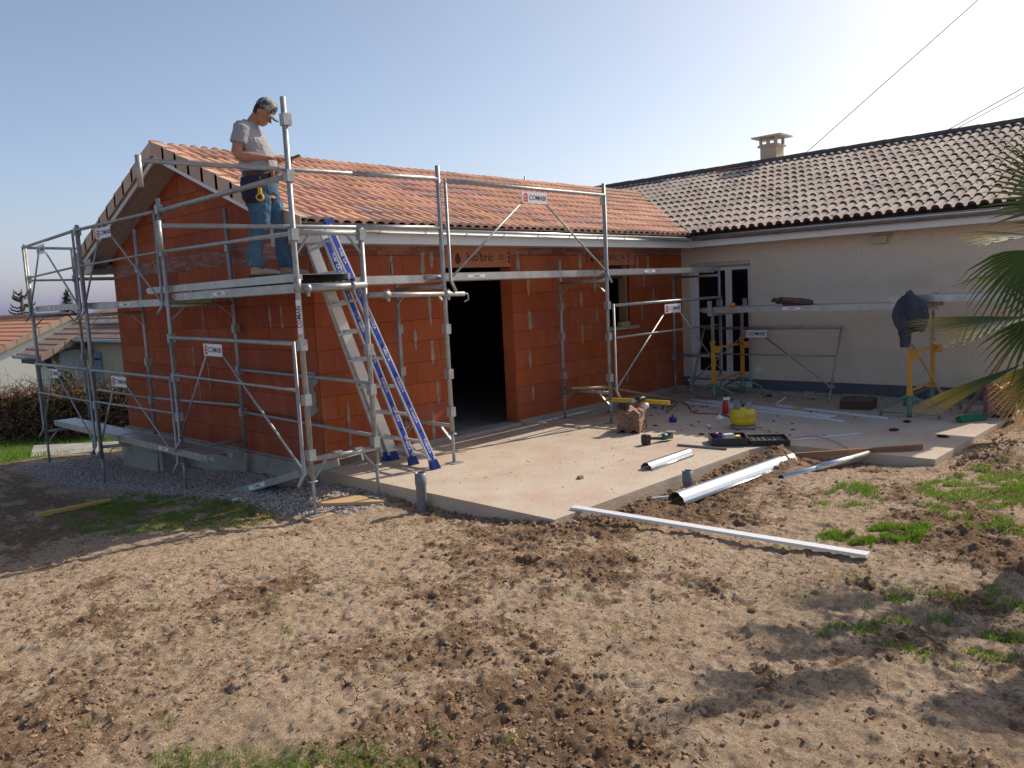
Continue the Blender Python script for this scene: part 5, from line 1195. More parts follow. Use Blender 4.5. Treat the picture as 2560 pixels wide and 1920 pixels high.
for a in (-2.4,-2.2,-2.0,-1.8): s.box((.1,0,0),(.1,0,0))
gb = part('shell', s, 'gasy', gc, world=False)
s = MB()
for k in range(9):
    a = math.radians(-175+7*k); a2 = a+math.radians(5.0)
    for z0, z1 in ((.155,.158),(.172,.175)) if k in (0,8) else ((.150,.153),(.177,.180)): s.add([(.1555*math.cos(q), .1555*math.sin(q), z) for q, z in ((a,z0),(a2,z0),(a2,z1),(a,z1))], [(0,1,2,3)])
for k in range(5):
    a = math.radians(-168+9*k)
    s.add([(.1558*math.cos(q), .1558*math.sin(q), z) for q, z in ((a,.158),(a+.03,.158),(a+.05,.172),(a+.02,.172))], [(0,1,2,3)])
sub('marking', s, 'ink', gb, None, world=False)
s = lathe([(.150,.0),(.158,.006),(.158,.026),(.148,.036),(.12,.036),(.12,.0)]); part('base_ring', s, 'gasgrey', gc, world=False)
s = MB()
for a0, a1 in ((20,160),(200,340)):
    rI = []; rO = []
    for zz_ in (.235,.27,.30,.325):
        rI.append([( (.098)*math.cos(math.radians(a)), .098*math.sin(math.radians(a)), zz_) for a in np.linspace(a0,a1,12)])
        rO.append([((.112)*math.cos(math.radians(a)), .112*math.sin(math.radians(a)), zz_) for a in np.linspace(a0,a1,12)])
    for i in range(3):
        cut = (1, 11) if i != 1 else None
        for k in range(11):
            if i == 1 and 3 <= k <= 7: continue
            P = [rI[i][k],rI[i][k+1],rI[i+1][k+1],rI[i+1][k]]; Q = [rO[i][k],rO[i][k+1],rO[i+1][k+1],rO[i+1][k]]
            s.add(P+Q, [(3,2,1,0),(4,5,6,7),(0,1,5,4),(1,2,6,5),(2,3,7,6),(3,0,4,7)])
part('collar', s, 'gasgrey', gc, world=False); part('valve', lathe([(.02,.25),(.02,.29),(.03,.292),(.028,.31),(.0,.312)], 12), 'steel', gc, world=False)
# spray bottle, chalk, cup, crumpled plastic
sb = thing('spray_bottle', 'red spray bottle with white trigger head behind the gas cylinder', 'spray bottle', (4.98,-1.97,0), (0,0,-.6))
part('bottle', lathe([(.036,0),(.042,.008),(.042,.12),(.036,.15),(.015,.175),(.014,.19)], 18), 'redpl', sb, world=False)
part('trigger_head', MB().box((-.03,-.013,.19),(.06,.013,.225)).beam((.05,0,.20),(.035,0,.15),.014,.01), 'pvc', sb, world=False)
bc = thing('chalk_bottle', 'blue round bottle with red cap beside the tile stack', 'bottle', (4.10,-1.70,0))
part('bottle', lathe([(.045,0),(.05,.01),(.05,.05),(.044,.062),(.02,.064)], 20), 'bluecup', bc, world=False); part('cap', lathe([(.016,.064),(.014,.10),(.008,.102)], 10), 'redpl', bc, world=False)
s = lathe([(.02,0),(.032,.004),(.035,.03),(.030,.032),(.027,.006)], 18); s = s.mesh('cup', 'pvc'); tag(link('paper_cup', s, None, (4.0,-2.28,0)), 'small white cup on the terrace between chalk bottle and toolbox', 'cup')
s = MB(); R = [[(.09*rnd.uniform(.5,1)*q*math.cos(2*PI*k/14), .07*rnd.uniform(.5,1)*q*math.sin(2*PI*k/14), .05*(1-q)*rnd.uniform(.6,1.3)+.003) for k in range(14)] for q in (1,.8,.5,.25,.08)]; s.loft(R, smooth=False); tag(link('plastic_bag', s.mesh('plastic_bag','white'), None, (4.62,-2.08,0)), 'crumpled white plastic bag in front of the spray bottle', 'bag')
def offcut(x, y, w, d, h, rz, m, label): tag(link('wood_offcut', MB().box((-w/2,-d/2,0),(w/2,d/2,h)).mesh('wood_offcut', m), None, (x,y,0), (0,0,rz)), label, 'offcut')
offcut(4.02,-3.06,.06,.04,.03,.4,'woodpale','small wooden block right of the gas cylinder'); offcut(5.72,-2.66,.07,.12,.03,.3,'woodpale','flat yellow wooden block behind the white boards')
# open toolbox
tb = thing('toolbox', 'open black toolbox lying flat at the slab corner', 'toolbox', (3.3,-3.15,0), (0,0,math.radians(-55)))
def tray(x0, x1, y0, y1, h, t=.012):
    return MB().box((x0,y0,.0),(x1,y1,.012)).box((x0,y0,.012),(x0+t,y1,h)).box((x1-t,y0,.012),(x1,y1,h)).box((x0+t,y0,.012),(x1-t,y0+t,h)).box((x0+t,y1-t,.012),(x1-t,y1,h))
part('case', tray(-.40,-.01,-.18,.18,.09), 'black', tb, world=False)
ld_ = part('lid', tray(.01,.42,-.18,.18,.06), 'black', tb, world=False)
s = MB()
for k in range(6): s.box((.05+.055*k,-.13,.012),(.08+.055*k,.13,.045))
for k in range(3): s.box((.03,-.1+.09*k,.012),(.39,-.09+.09*k,.05))
sub('moulding', s, 'steel', ld_, None, world=False)
part('tray_insert', MB().box((-.38,-.16,.012),(-.25,.16,.05)).box((-.16,-.16,.012),(-.03,.16,.05)), 'black', tb, world=False)
def inbox(name, mb, m, x, y, z, rz, label, cat): 
    a = math.radians(-55); tag(link(name, mb.mesh(name, m), None, (3.3+x*math.cos(a)-y*math.sin(a), -3.15+x*math.sin(a)+y*math.cos(a), z), (0,0,a+rz)), label, cat)
inbox('charger', MB().box((-.06,-.035,0),(.05,.035,.07)), 'pvc', -.20, -.03, .045, .3, 'white plastic charger in the open toolbox', 'charger')
inbox('glue_tin', MB().box((-.06,-.025,0),(.06,.025,.03)), 'bluecup', -.30, .09, .05, .2, 'blue box in the open toolbox', 'box')
inbox('tape_measure', MB().tube([(-.05,0,.02),(.05,0,.02)], .02, 10), 'levely', -.12, .04, .045, .4, 'yellow tape measure in the open toolbox', 'tape measure')
inbox('red_cap', MB().tube([(-.03,0,.015),(.03,0,.015)], .014, 10), 'redpl', -.33, .08, .08, .1, 'small red cap lying on the blue box in the toolbox', 'cap')
# white boards and strips on the terrace
def board(name, p, q, w, h, m, label, cat, upv=(0,0,1)):
    t = solo(name, MB().beam(p, q, w, h, upv), m, label, cat); return t
board('cladding_board', (5.62,-.95,.012), (5.03,-3.52,.012), .055, .02, 'pvc', 'narrow white trim strip nearest the gas cylinder', 'trim')
board('cladding_board', (5.95,-.88,.012), (5.42,-2.0,.012), .05, .018, 'pvc', 'short white trim strip under the trestle', 'trim')
board('cladding_board', (5.82,-1.20,.02), (5.22,-3.30,.02), .17, .02, 'pvc', 'wide white cladding board lying behind the gas cylinder', 'board')
board('cladding_board', (5.86,-2.30,.012), (5.46,-3.88,.012), .06, .02, 'pvc', 'white trim strip pointing to the right trestle foot', 'trim')
board('white_lath', (.20,-3.22,.012), (.31,-5.50,gz(.31,-5.5)+.03), .075, .02, 'pvc', 'long flat white trim strip lying from the slab corner across the mud', 'trim')
board('white_rod', (3.55,-3.43,.01), (4.35,-3.98,.01), .014, .014, 'pvc', 'thin white rod on the terrace right of the toolbox', 'rod')
board('white_rod', (1.25,-3.62,-.06), (1.05,-3.42,-.075), .018, .016, 'pvc', 'short white rod poking out under the long gutter', 'rod')
board('white_rod', (3.2,-.16,.012), (4.35,-.14,.012), .03, .02, 'pvc', 'white rod lying at the foot of the front brick wall', 'rod')
board('white_rod', (6.0,-2.2,.008), (6.05,-2.32,.11), .012, .012, 'pvc', 'little white stick standing up from the terrace beyond the boards', 'rod')
board('timber_board', (2.72,-3.60,-.005), (3.80,-4.78,.035), .03, .05, 'woodred', 'long brown timber batten lying across the notch of the slab', 'batten')
board('timber_plank', (3.92,-.66,.44), (5.66,-.76,.03), .14, .028, 'wood', 'brown plank leaning from the scaffold frame down to the terrace', 'plank')
board('timber_plank', (3.68,-.40,.435), (3.80,-.85,.445), .12, .022, 'woodpale', 'short pale plank resting on the scaffold crossbar', 'plank')
pz = gz(-2.0,1.85)
board('yellow_batten', (-2.33,1.80,gz(-2.33,1.8)+.035), (-1.58,1.90,gz(-1.58,1.9)+.04), .05, .035, 'woodyel', 'yellow painted batten lying on the mud far left', 'batten')
bp = thing('sole_boards', 'flat timber boards packed under the scaffold foot at the slab edge', 'boards', (-.4,-1.1,-.15))
for k, (a, b_) in enumerate((((-.62,-.78),(-.22,-1.28)), ((-.52,-.72),(-.14,-1.20)))): part('plank', MB().beam((a[0],a[1],-.135+.0*k), (b_[0],b_[1],-.128), .14, .03), 'woodpale', bp)
# hoses and wires
def cable(name, pts, r, m, label, cat):
    P = [Vector(p) for p in pts]; Q = []
    for i in range(len(P)-1):
        a, b_, c_, d_ = P[max(i-1,0)], P[i], P[i+1], P[min(i+2,len(P)-1)]
        for t in np.linspace(0,1,6)[:-1]:
            Q.append(.5*((2*b_)+(c_-a)*t+(2*a-5*b_+4*c_-d_)*t*t+(3*b_-a-3*c_+d_)*t**3))
    Q.append(P[-1]); return solo(name, MB().tube(Q, r, 6), m, label, cat)
cable('gas_hose', [(4.72,-1.22,.02),(5.0,-1.10,.01),(5.50,-.92,.03),(5.50,-1.02,.01),(5.16,-1.32,.01),(4.88,-1.50,.01),(5.0,-1.54,.02),(4.82,-1.58,.01),(4.82,-1.76,.01),(4.86,-1.95,.01),(4.72,-2.18,.01),(4.45,-2.42,.012),(4.28,-2.60,.03)], .008, 'orange', 'orange gas hose winding from the cylinder across the terrace', 'hose')
tc_ = thing('gas_torch', 'small roofing torch at the end of the orange hose', 'torch', (4.98,-1.0,0))
part('nozzle', MB().tube([(4.96,-.98,.0),(4.99,-1.0,.10)], [.022,.016], 10), 'steel', tc_); part('lance', MB().tube([(4.99,-1.0,.10),(4.9,-1.1,.03),(4.74,-1.21,.02)], .007, 6), 'steel', tc_)
cable('green_wire', [(2.94,-3.60,-.03),(3.3,-3.55,.02),(3.72,-3.50,.02),(3.86,-3.66,.03),(3.75,-3.92,.02),(3.50,-4.16,.01)], .004, 'green', 'thin green wire looping over the slab notch', 'wire')
cable('green_wire', [(2.95,-3.62,-.04),(3.05,-3.80,-.05),(3.0,-4.0,-.06)], .004, 'green', 'short green wire end in the mud of the notch', 'wire')
# trestle deck odds
tag(link('tape_measure', MB().tube([(0,-.04,.03),(0,.03,.03)], .03, 14).mesh('tape_measure','orangepl'), None, (5.99,-1.55,1.40), (0,0,.3)), 'orange tape measure on the trestle walkway near the french door', 'tape measure')
# concrete inspection box and its cover beside the gable
cb = thing('inspection_chamber', 'grey concrete inspection box standing in the gravel by the gable', 'inspection box', (-.28,4.1,-.5))
part('box', MB().box((-.40,3.35,-.55),(-.06,4.75,-.13)), 'footing', cb); part('cover', MB().box((-.42,3.30,-.13),(-.04,4.80,-.10)), 'footing', cb)
solo('concrete_cover', MB().box((-.52,2.62,-.40),(-.14,3.0,-.36)), 'footing', 'square concrete cover lying on the gravel in front of the inspection box', 'cover', origin=(0,0,0))
solo('plastic_scrap', MB().beam((-.99,.22,gz(-.99,.22)+.02),(-.95,.14,gz(-.95,.14)+.02),.03,.02), 'pvc', 'small white plastic scrap on the gravel beside the leaning walkway', 'scrap')
# dark bits of broken tile on the terrace
def lumps(n, fn, size, flat=.6, jit=.35):
    ph = (1+5**.5)/2
    ico = np.array([(-1,ph,0),(1,ph,0),(-1,-ph,0),(1,-ph,0),(0,-1,ph),(0,1,ph),(0,-1,-ph),(0,1,-ph),(ph,0,-1),(ph,0,1),(-ph,0,-1),(-ph,0,1)])/1.902
    F_ = np.array([(0,11,5),(0,5,1),(0,1,7),(0,7,10),(0,10,11),(1,5,9),(5,11,4),(11,10,2),(10,7,6),(7,1,8),(3,9,4),(3,4,2),(3,2,6),(3,6,8),(3,8,9),(4,9,5),(2,4,11),(6,2,10),(8,6,7),(9,8,1)])
    P = fn(n); n = len(P); S = size(n)
    V = ico[None]*(1+rng.uniform(-jit, jit, (n,12,1)))
    V = V*(S[:,None,None]*np.stack([rng.uniform(.6,1.3,n), rng.uniform(.6,1.3,n), rng.uniform(flat*.6,flat*1.3,n)],1)[:,None,:])
    a = rng.uniform(0, 2*PI, n); c_, s_ = np.cos(a)[:,None], np.sin(a)[:,None]
    V = np.stack([V[...,0]*c_-V[...,1]*s_, V[...,0]*s_+V[...,1]*c_, V[...,2]], -1)+P[:,None,:]
    return V.reshape(-1,3), (F_[None]+12*np.arange(n)[:,None,None]).reshape(-1,3)
def np_mesh(name, V, Fc, m, smooth=False, attrs=()):
    me = bpy.data.meshes.new(name); me.vertices.add(len(V)); me.vertices.foreach_set('co', V.astype(np.float32).ravel())
    k = Fc.shape[1]; me.loops.add(Fc.size); me.loops.foreach_set('vertex_index', Fc.astype(np.int32).ravel())
    me.polygons.add(len(Fc)); me.polygons.foreach_set('loop_start', np.arange(0, Fc.size, k, dtype=np.int32))
    me.polygons.foreach_set('use_smooth', np.full(len(Fc), smooth)); me.update(calc_edges=True)
    for nm, v in attrs: at = me.attributes.new(nm, 'FLOAT', 'POINT'); at.data.foreach_set('value', v.astype(np.float32))
    me.materials.append(M[m]); return me
def on_slab(n):
    x = 3.2+3.8*rng.random(n)**.8; y = -.15-3.6*rng.random(n)**1.3; return np.stack([x, y, np.full(n,.004)], 1)
V, Fc = lumps(230, on_slab, lambda n: rng.uniform(.006,.034,n)*rng.choice([.5,1,1.6],n,p=[.6,.3,.1]), flat=.3, jit=.5)
tag(link('tile_debris', np_mesh('tile_debris', V, Fc, 'debris')), 'dark crumbs of broken tile scattered over the shaded terrace', 'debris', kind='stuff')
def on_slab2(n):
    return np.stack([rng.uniform(-.05,3.2,n), rng.uniform(-3.25,-.1,n), np.full(n,.002)], 1)
V, Fc = lumps(420, on_slab2, lambda n: rng.uniform(.002,.009,n)*rng.choice([.6,1,1.8],n,p=[.6,.3,.1]), flat=.3, jit=.4)
tag(link('slab_crumbs', np_mesh('slab_crumbs', V, Fc, 'clod')), 'small crumbs of earth on the sunlit slab', 'crumbs', kind='stuff')
for i, (x, y, s_, lb) in enumerate([(1.05,-2.62,.05,'single brown earth clod on the sunlit slab'),(4.75,-4.2,.055,'dark curved tile shard right of the toolbox'),(5.35,-4.15,.05,'dark tile shard between the boards and the broom'),(4.6,-4.75,.06,'dark tile shard close to the right slab corner'),(6.72,-1.75,.06,'pointed dark tile shard by the house plinth')]):
    V, Fc = lumps(1, lambda n: np.array([[0,0,.012]]), lambda n: np.array([s_]), flat=.35, jit=.25)
    o = link('tile_shard', np_mesh('tile_shard', V, Fc, 'debris' if i else 'clod'), None, (x,y,0)); tag(o, lb, 'shard' if i else 'clod')

# ------------------------------------------------------------------ gravel, clods, grass
def in_poly(P, n, jitter=0):
    P = np.array(P); lo, hi = P.min(0), P.max(0); out = []
    while sum(len(o) for o in out) < n:
        q = rng.uniform(lo, hi, (n*2,2)); m_ = poly_mask(q[:,0], q[:,1], P, .12); out.append(q[rng.random(len(q)) < m_])
    return np.concatenate(out)[:n]
def gravel_pts(n):
    q = in_poly(GRAVEL, n); q = q[q[:,0] < -.07]; return np.stack([q[:,0], q[:,1], height(q[:,0], q[:,1])[0]+.004], 1)
V, Fc = lumps(13000, gravel_pts, lambda n: rng.uniform(.008,.017,n), flat=.7, jit=.25)
tag(link('gravel', np_mesh('gravel', V, Fc, 'grav')), 'pinkish grey gravel strip along the foot of the gable', 'gravel', kind='stuff')
def clod_pts(n):
    d = 1.2+9*rng.random(n*5)**1.3; a = yaw + rng.uniform(-.72,.72,n*5); x = CAM.x+d*np.cos(a); y = CAM.y+d*np.sin(a)
    h, soil, gr, lw_ = height(x, y); keep = (rng.random(len(x)) < .06+soil*.94) & (gr < .1) & (lw_ < .2) & ~((x > -.13) & (y > -3.31)) & ~((x > 3.4) & (y > -5.0)) & ~((x > 0) & (y > -.1))
    x, y, h = x[keep][:n], y[keep][:n], h[keep][:n]; return np.stack([x, y, h+.001], 1)
V, Fc = lumps(30000, clod_pts, lambda n: .003+.009*rng.random(n)**2.2+.014*(rng.random(n) < .02), flat=.75, jit=.38)
tag(link('soil_clods', np_mesh('soil_clods', V, Fc, 'clod')), 'brown crumbs and clods of dug earth in the foreground', 'soil', kind='stuff')
def edge_pts(n):
    k = n//4
    a = np.stack([rng.uniform(-.2,3.0,k*2), -3.33-np.abs(rng.normal(0,.09,k*2))], 1)
    b_ = np.stack([-.13-np.abs(rng.normal(0,.05,k)), rng.uniform(-3.4,-1.3,k)], 1)
    c_ = np.stack([rng.normal(3.95,.4,k), -5.15-np.abs(rng.normal(0,.2,k))], 1)
    q = np.concatenate([a,b_,c_]); return np.stack([q[:,0], q[:,1], height(q[:,0],q[:,1])[0]+.006], 1)
V, Fc = lumps(1500, edge_pts, lambda n: .006+.022*rng.random(n)**2, flat=.8, jit=.4)
tag(link('loose_earth', np_mesh('loose_earth', V, Fc, 'clod')), 'loose earth heaped against the slab edges', 'soil', kind='stuff')

def grass(name, label, pts, h0, h1, w=.004, tip=.25, lean=.6, spread=None):
    n = len(pts); x, y = pts[:,0], pts[:,1]; z = height(x, y)[0]-.004
    H = rng.uniform(h0, h1, n); a = rng.uniform(0, 2*PI, n); ln = rng.uniform(.15, lean, n)
    dx, dy = np.cos(a), np.sin(a); b_ = rng.uniform(0, 2*PI, n); wx, wy = np.cos(b_)*w/2, np.sin(b_)*w/2
    v = np.zeros((n,5,3)); o = np.stack([x,y,z],1)
    v[:,0] = o+np.stack([-wx,-wy,0*x],1); v[:,1] = o+np.stack([wx,wy,0*x],1)
    m_ = o+np.stack([dx*H*ln*.35, dy*H*ln*.35, H*.6],1)
    v[:,2] = m_+np.stack([wx*.8,wy*.8,0*x],1); v[:,3] = m_+np.stack([-wx*.8,-wy*.8,0*x],1); v[:,4] = o+np.stack([dx*H*ln, dy*H*ln, H*(1-.25*ln)],1)
    F_ = np.array([(0,1,2),(0,2,3),(3,2,4)]); Fc = (F_[None]+5*np.arange(n)[:,None,None]).reshape(-1,3)
    t = np.tile(np.array([0,0,.15,.15,1.]), n)*np.repeat(rng.random(n) < tip, 5)
    tag(link(name, np_mesh(name, v.reshape(-1,3), Fc, 'grass', attrs=(('tip', t),))), label, 'grass', kind='stuff')
def patch(n, P, dens=.5, f=2.5, seed=200):
    q = in_poly(P, n*3); k = fbm(q[:,0], q[:,1], f, 4, seed); q = q[k > dens]; return q[:n]
def tufts(C, per, r):
    out = []
    for c in C: out.append(np.array(c)+rng.normal(0, r, (per,2)))
    return np.concatenate(out)
grass('grass', 'dark green grass patch on the mud beside the gravel', patch(11000, [(-1.30,2.3),(-1.02,1.3),(-.95,-.2),(-.98,-.62),(-1.3,-.85),(-1.8,-.55),(-2.25,.1),(-2.4,.8),(-1.9,1.9)], .42, 5), .015, .05, w=.004)
grass('grass', 'bright green grass patches on the right of the mud', np.concatenate([patch(4500, [(.62,-5.05),(1.1,-5.35),(1.15,-5.6),(.72,-5.65),(.5,-5.35)], .50, 8), patch(9000, [(1.15,-5.6),(2.35,-5.15),(3.6,-5.45),(3.2,-6.2),(1.9,-6.5),(1.1,-6.3)], .50, 7), patch(1500, [(1.5,-4.6),(2.2,-4.6),(2.3,-5.1),(1.4,-5.1)], .55, 5)]), .02, .05, tip=.4)
grass('grass', 'longer green grass tufts along the bottom of the foreground', np.concatenate([tufts([(-3.46,-4.25),(-3.40,-4.32),(-3.33,-4.42),(-3.27,-4.52),(-3.2,-4.6),(-3.12,-4.68),(-3.05,-4.78),(-3.0,-4.85),(-3.5,-4.2),(-2.97,-5.0),(-3.22,-4.72),(-3.3,-4.6),(-3.12,-4.86)], 130, .045), tufts([(-2.75,-4.95),(-2.6,-5.2),(-3.6,-3.6),(-3.38,-3.9)], 40, .03)]), .012, .05, tip=.25, lean=1.0, w=.003)
grass('grass', 'sparse dark grass in the palm shadow at lower right', np.concatenate([patch(2600, [(-.95,-5.7),(-.2,-5.85),(.2,-6.2),(-.5,-6.7),(-1.0,-6.3)], .57, 8), tufts([(-.5,-5.4),(-.05,-5.5),(-.15,-5.75)], 60, .08)]), .015, .04, tip=.3)
sc_t = [(-2.05,-2.65),(-2.3,-2.9),(-2.75,-2.2),(-2.25,-1.6),(-1.9,-.95),(-1.55,-1.3),(-2.55,-3.5),(-3.05,-2.1),(-.95,-1.75),(-1.7,-2.1),(-3.2,-2.9),(.1,-4.0),(-.4,-4.35),(-1.25,-4.4),(-1.5,-4.9),(-.7,-4.8),(-2.9,-1.2),(-1.15,-1.3),(-2.0,-3.2),(.9,-4.4),(1.6,-4.3),(.3,-4.9),(-1.0,-3.2)]
grass('grass', 'small scattered grass tufts sprouting from the dried mud', tufts(sc_t, 34, .028), .012, .04, tip=.35, lean=.9, w=.0032)
def lawn_pts(n):
    q = np.stack([rng.uniform(-6,3,n), 6.3+9*rng.random(n)**1.4], 1); m_ = poly_mask(q[:,0], q[:,1], LAWN, .3); return q[rng.random(n) < m_]
grass('lawn_grass', 'rough lawn beyond the gable in front of the hedge', lawn_pts(26000), .03, .10, w=.009, tip=.25)

# ------------------------------------------------------------------ palm
def palm():
    hx, hy, hz = 1.19, -6.50, 1.62
    t = thing('palm_tree', 'fan palm with drooping green and yellowing leaves at the right edge', 'palm', (hx,hy,.05))
    s = MB(); rings = []
    for k in range(15):
        z = .0+1.45*k/14; r = .10+.025*(k % 2)+.02*(k/14); rings.append([(hx+r*math.cos(2*PI*j/14)*rnd.uniform(.9,1.12), hy+r*math.sin(2*PI*j/14)*rnd.uniform(.9,1.12), z) for j in range(14)])
    s.loft(rings, smooth=False); part('trunk', s, 'bark', t)
    heart = Vector((hx,hy,hz-.08))
    def frond(c, a, n, R, half, droop, yel, nl=30, fused=.45, fold=.5):
        """Fan leaf: hastula c, axis a, blade normal n."""
        a = Vector(a).normalized(); n = Vector(n); n = (n-a*n.dot(a)).normalized(); sv = n.cross(a)
        V = []; Fs = []; T = []
        for i in range(nl):
            th = math.radians(-half+2*half*(i+.5)/nl); L = R*(1-.22*abs(th)/PI)*rnd.uniform(.92,1.05)
            dth = math.radians(half/nl)
            yl = min(1, max(0, yel*rnd.uniform(.5,1.4)))
            o = len(V); S = 7
            for q in range(S+1):
                u = q/S; r = L*u
                w = min(r*math.sin(dth)*1.02, .0150*(1-max(0,u-.40)/.62)) if u < .99 else .001
                d = a*math.cos(th)+sv*math.sin(th)
                p = Vector(c)+d*r - n*(fold*.0)+ Vector((0,0,-1))*(droop*L*max(0,u-.30)**2*rnd.uniform(.9,1.1))
                tang = -a*math.sin(th)+sv*math.cos(th)
                lift = n*(w*.55)
                V += [p-tang*w+lift, p, p+tang*w+lift]
                T += [min(1, yl*max(0,(u-.35)/.65)*1.3)]*3
            for q in range(S):
                b0 = o+3*q; Fs += [(b0,b0+1,b0+4,b0+3),(b0+1,b0+2,b0+5,b0+4)]
        me = bpy.data.meshes.new('frond'); me.from_pydata([tuple(v) for v in V], [], Fs); me.materials.append(M['palm'])
        at = me.attributes.new('tip', 'FLOAT', 'POINT'); at.data.foreach_set('value', T)
        me.transform(Matrix.Translation(-t.location)); f = link('frond', me, t)
        st = MB(); m_ = heart.lerp(Vector(c), .5)+Vector((0,0,.08)); st.tube([heart, m_, Vector(c)], [.012,.009,.007], 6); sub('leaf_stalk', st, 'green' if False else 'leafdk', f, t)
    R2 = Vector((.693,-.72,.05)); U = Vector((0,0,1)); B = Vector((-.72,-.693,0))   # image right, up, towards the camera
    def P(r, u, b): return heart + R2*r + U*u + B*b
    frond(P(-.17,.60,.0), -R2*.75+U*.65, B+U*.3, .60, 52, .10, .15, 26)
    frond(P(-.37,.42,.05), -R2+U*.10, U*.95+B*.3, .50, 22, .10, .7, 14)
    frond(P(-.36,.34,.0), -R2*.6-U*.6, B*.8+U*.4, .46, 50, .75, .05, 20)
    frond(P(-.40,-.05,.0), -R2-U*.04, B*.30+U*.95, .70, 24, .08, .5, 20)
    frond(P(-.38,-.07,.02), -R2*.7-U*.8, B*.5+U*.5, .36, 50, .5, .1, 12)
    frond(P(-.50,-.31,.1), -R2-U*.36, U*.9+B*.2, .68, 10, .06, 1.0, 11)
    frond(P(-.34,-.34,.05), -R2*.65-U*.8, B, .38, 48, .35, 1.0, 18)
    frond(P(-.18,-.34,.1), -R2*.3-U*.95, B, .44, 55, .2, 1.0, 20)
    frond(P(-.22,.20,.10), -R2*.5-U*.8, B*.9+U*.2, .46, 60, .5, .05, 22)
    frond(P(-.02,.45,.0), -R2*.35+U*.95, B, .58, 65, .1, .1, 26)
    for k in range(12):
        az = 2*PI*k/12+.3; el = rnd.uniform(-.5,.9); d = Vector((math.cos(az)*math.cos(el), math.sin(az)*math.cos(el), math.sin(el)))
        if d.dot(-R2) > .1: continue
        frond(heart+d*.45, d+Vector((0,0,-.2)), U+d.cross(U)*.1, .60, 70, .45, .2 if el > 0 else .9, 24)
palm()

# ------------------------------------------------------------------ background: hedge, neighbours, trees, wires
def twigs(n, path, h, depth, base, seed):
    r_ = random.Random(seed); s = MB()
    for _ in range(n):
        t = r_.random()*(len(path)-1); i = int(t); p = Vector(path[i]).lerp(Vector(path[i+1]), t-i)
        z0 = r_.random()**.8*h; p = p+Vector((r_.gauss(0,depth), r_.gauss(0,depth), z0-.05))
        d = Vector((r_.gauss(0,1), r_.gauss(0,1), r_.gauss(.25,.8))).normalized(); L = r_.uniform(.18,.6); pts = [p]
        for k in range(3): d = (d+Vector((r_.gauss(0,.5),r_.gauss(0,.5),r_.gauss(-.15,.45)))).normalized(); pts.append(pts[-1]+d*L/3)
        w = r_.uniform(.003,.009); s.tube(pts, [w,w*.8,w*.6,w*.3], 3, 0 if r_.random() < .55 else 1, cap=False, smooth=False)
    return s
hp = [(x, y, gz(x, y)) for x, y in ((1.9,9.3),(1.0,10.4),(.1,11.6),(-.5,13.6),(-.3,17.0),(.5,22.0))]
hd_ = thing('hedge', 'dry brown tangled hedge behind the lawn, bare of green leaves', 'hedge', (.2,11,-.9))
s = twigs(4200, hp, 1.18, .20, 0, 5); part('branches', s, ['twig','twigd'], hd_, kind='stuff')
def leafcloud(n, path, h, depth, size, seed):
    r_ = np.random.default_rng(seed); path = np.array(path); t = r_.random(n)*(len(path)-1); i = t.astype(int); f = (t-i)[:,None]
    c = path[i]*(1-f)+path[i+1]*f; c = c+np.stack([r_.normal(0,depth,n), r_.normal(0,depth,n), r_.random(n)*h], 1)
    u = r_.normal(0,1,(n,3)); u /= np.linalg.norm(u,axis=1)[:,None]; w = r_.normal(0,1,(n,3)); w -= u*(u*w).sum(1)[:,None]; w /= np.linalg.norm(w,axis=1)[:,None]
    S = (size*r_.uniform(.5,1.4,n))[:,None]; V = np.stack([c-u*S, c+w*S*.5, c+u*S, c-w*S*.5], 1).reshape(-1,3)
    return V, np.arange(4*n).reshape(-1,4)
V, Fc = leafcloud(16000, hp, 1.02, .15, .038, 3)
tag(sub_ := link('dead_leaves', np_mesh('dead_leaves', V-np.array([.2,11,-.9]), Fc, 'dead'), hd_), kind='stuff')
V, Fc = leafcloud(5000, hp, .9, .08, .09, 4); tag(link('inner_twigs', np_mesh('inner_twigs', V-np.array([.2,11,-.9]), Fc, 'twigd'), hd_), kind='stuff')
# tall dry reeds behind the hedge
rp = thing('reed_clump', 'tall dry yellow reeds rising behind the hedge in front of the neighbour porch', 'reeds', (1.9,13.2,-1))
s = MB(); r_ = random.Random(9)
for k in range(70):
    x = r_.gauss(1.75,.25); y = r_.gauss(13.2,.6); b_ = Vector((x,y,-1.0)); d = Vector((r_.gauss(0,.12),r_.gauss(0,.12),1)); L = r_.uniform(1.0,1.9)
    s.tube([b_, b_+d*L*.5, b_+d*L+Vector((r_.gauss(0,.08),r_.gauss(0,.08),-.05))], [.006,.005,.003], 3, cap=False)
part('stems', s, 'reed', rp, kind='stuff')
V, Fc = leafcloud(500, [(1.45,13.6,-.4),(1.5,13.2,-.3)], .7, .12, .05, 8)
bs = thing('shrub', 'dark leafy evergreen shrub under the edge of the neighbour porch roof', 'shrub', (1.45,13.4,-1)); link('foliage', np_mesh('foliage', V-np.array([1.45,13.4,-1]), Fc, 'leafdk'), bs)
part('stem', MB().tube([(1.45,13.4,-1.1),(1.5,13.4,.1)], .03, 6), 'bark', bs)
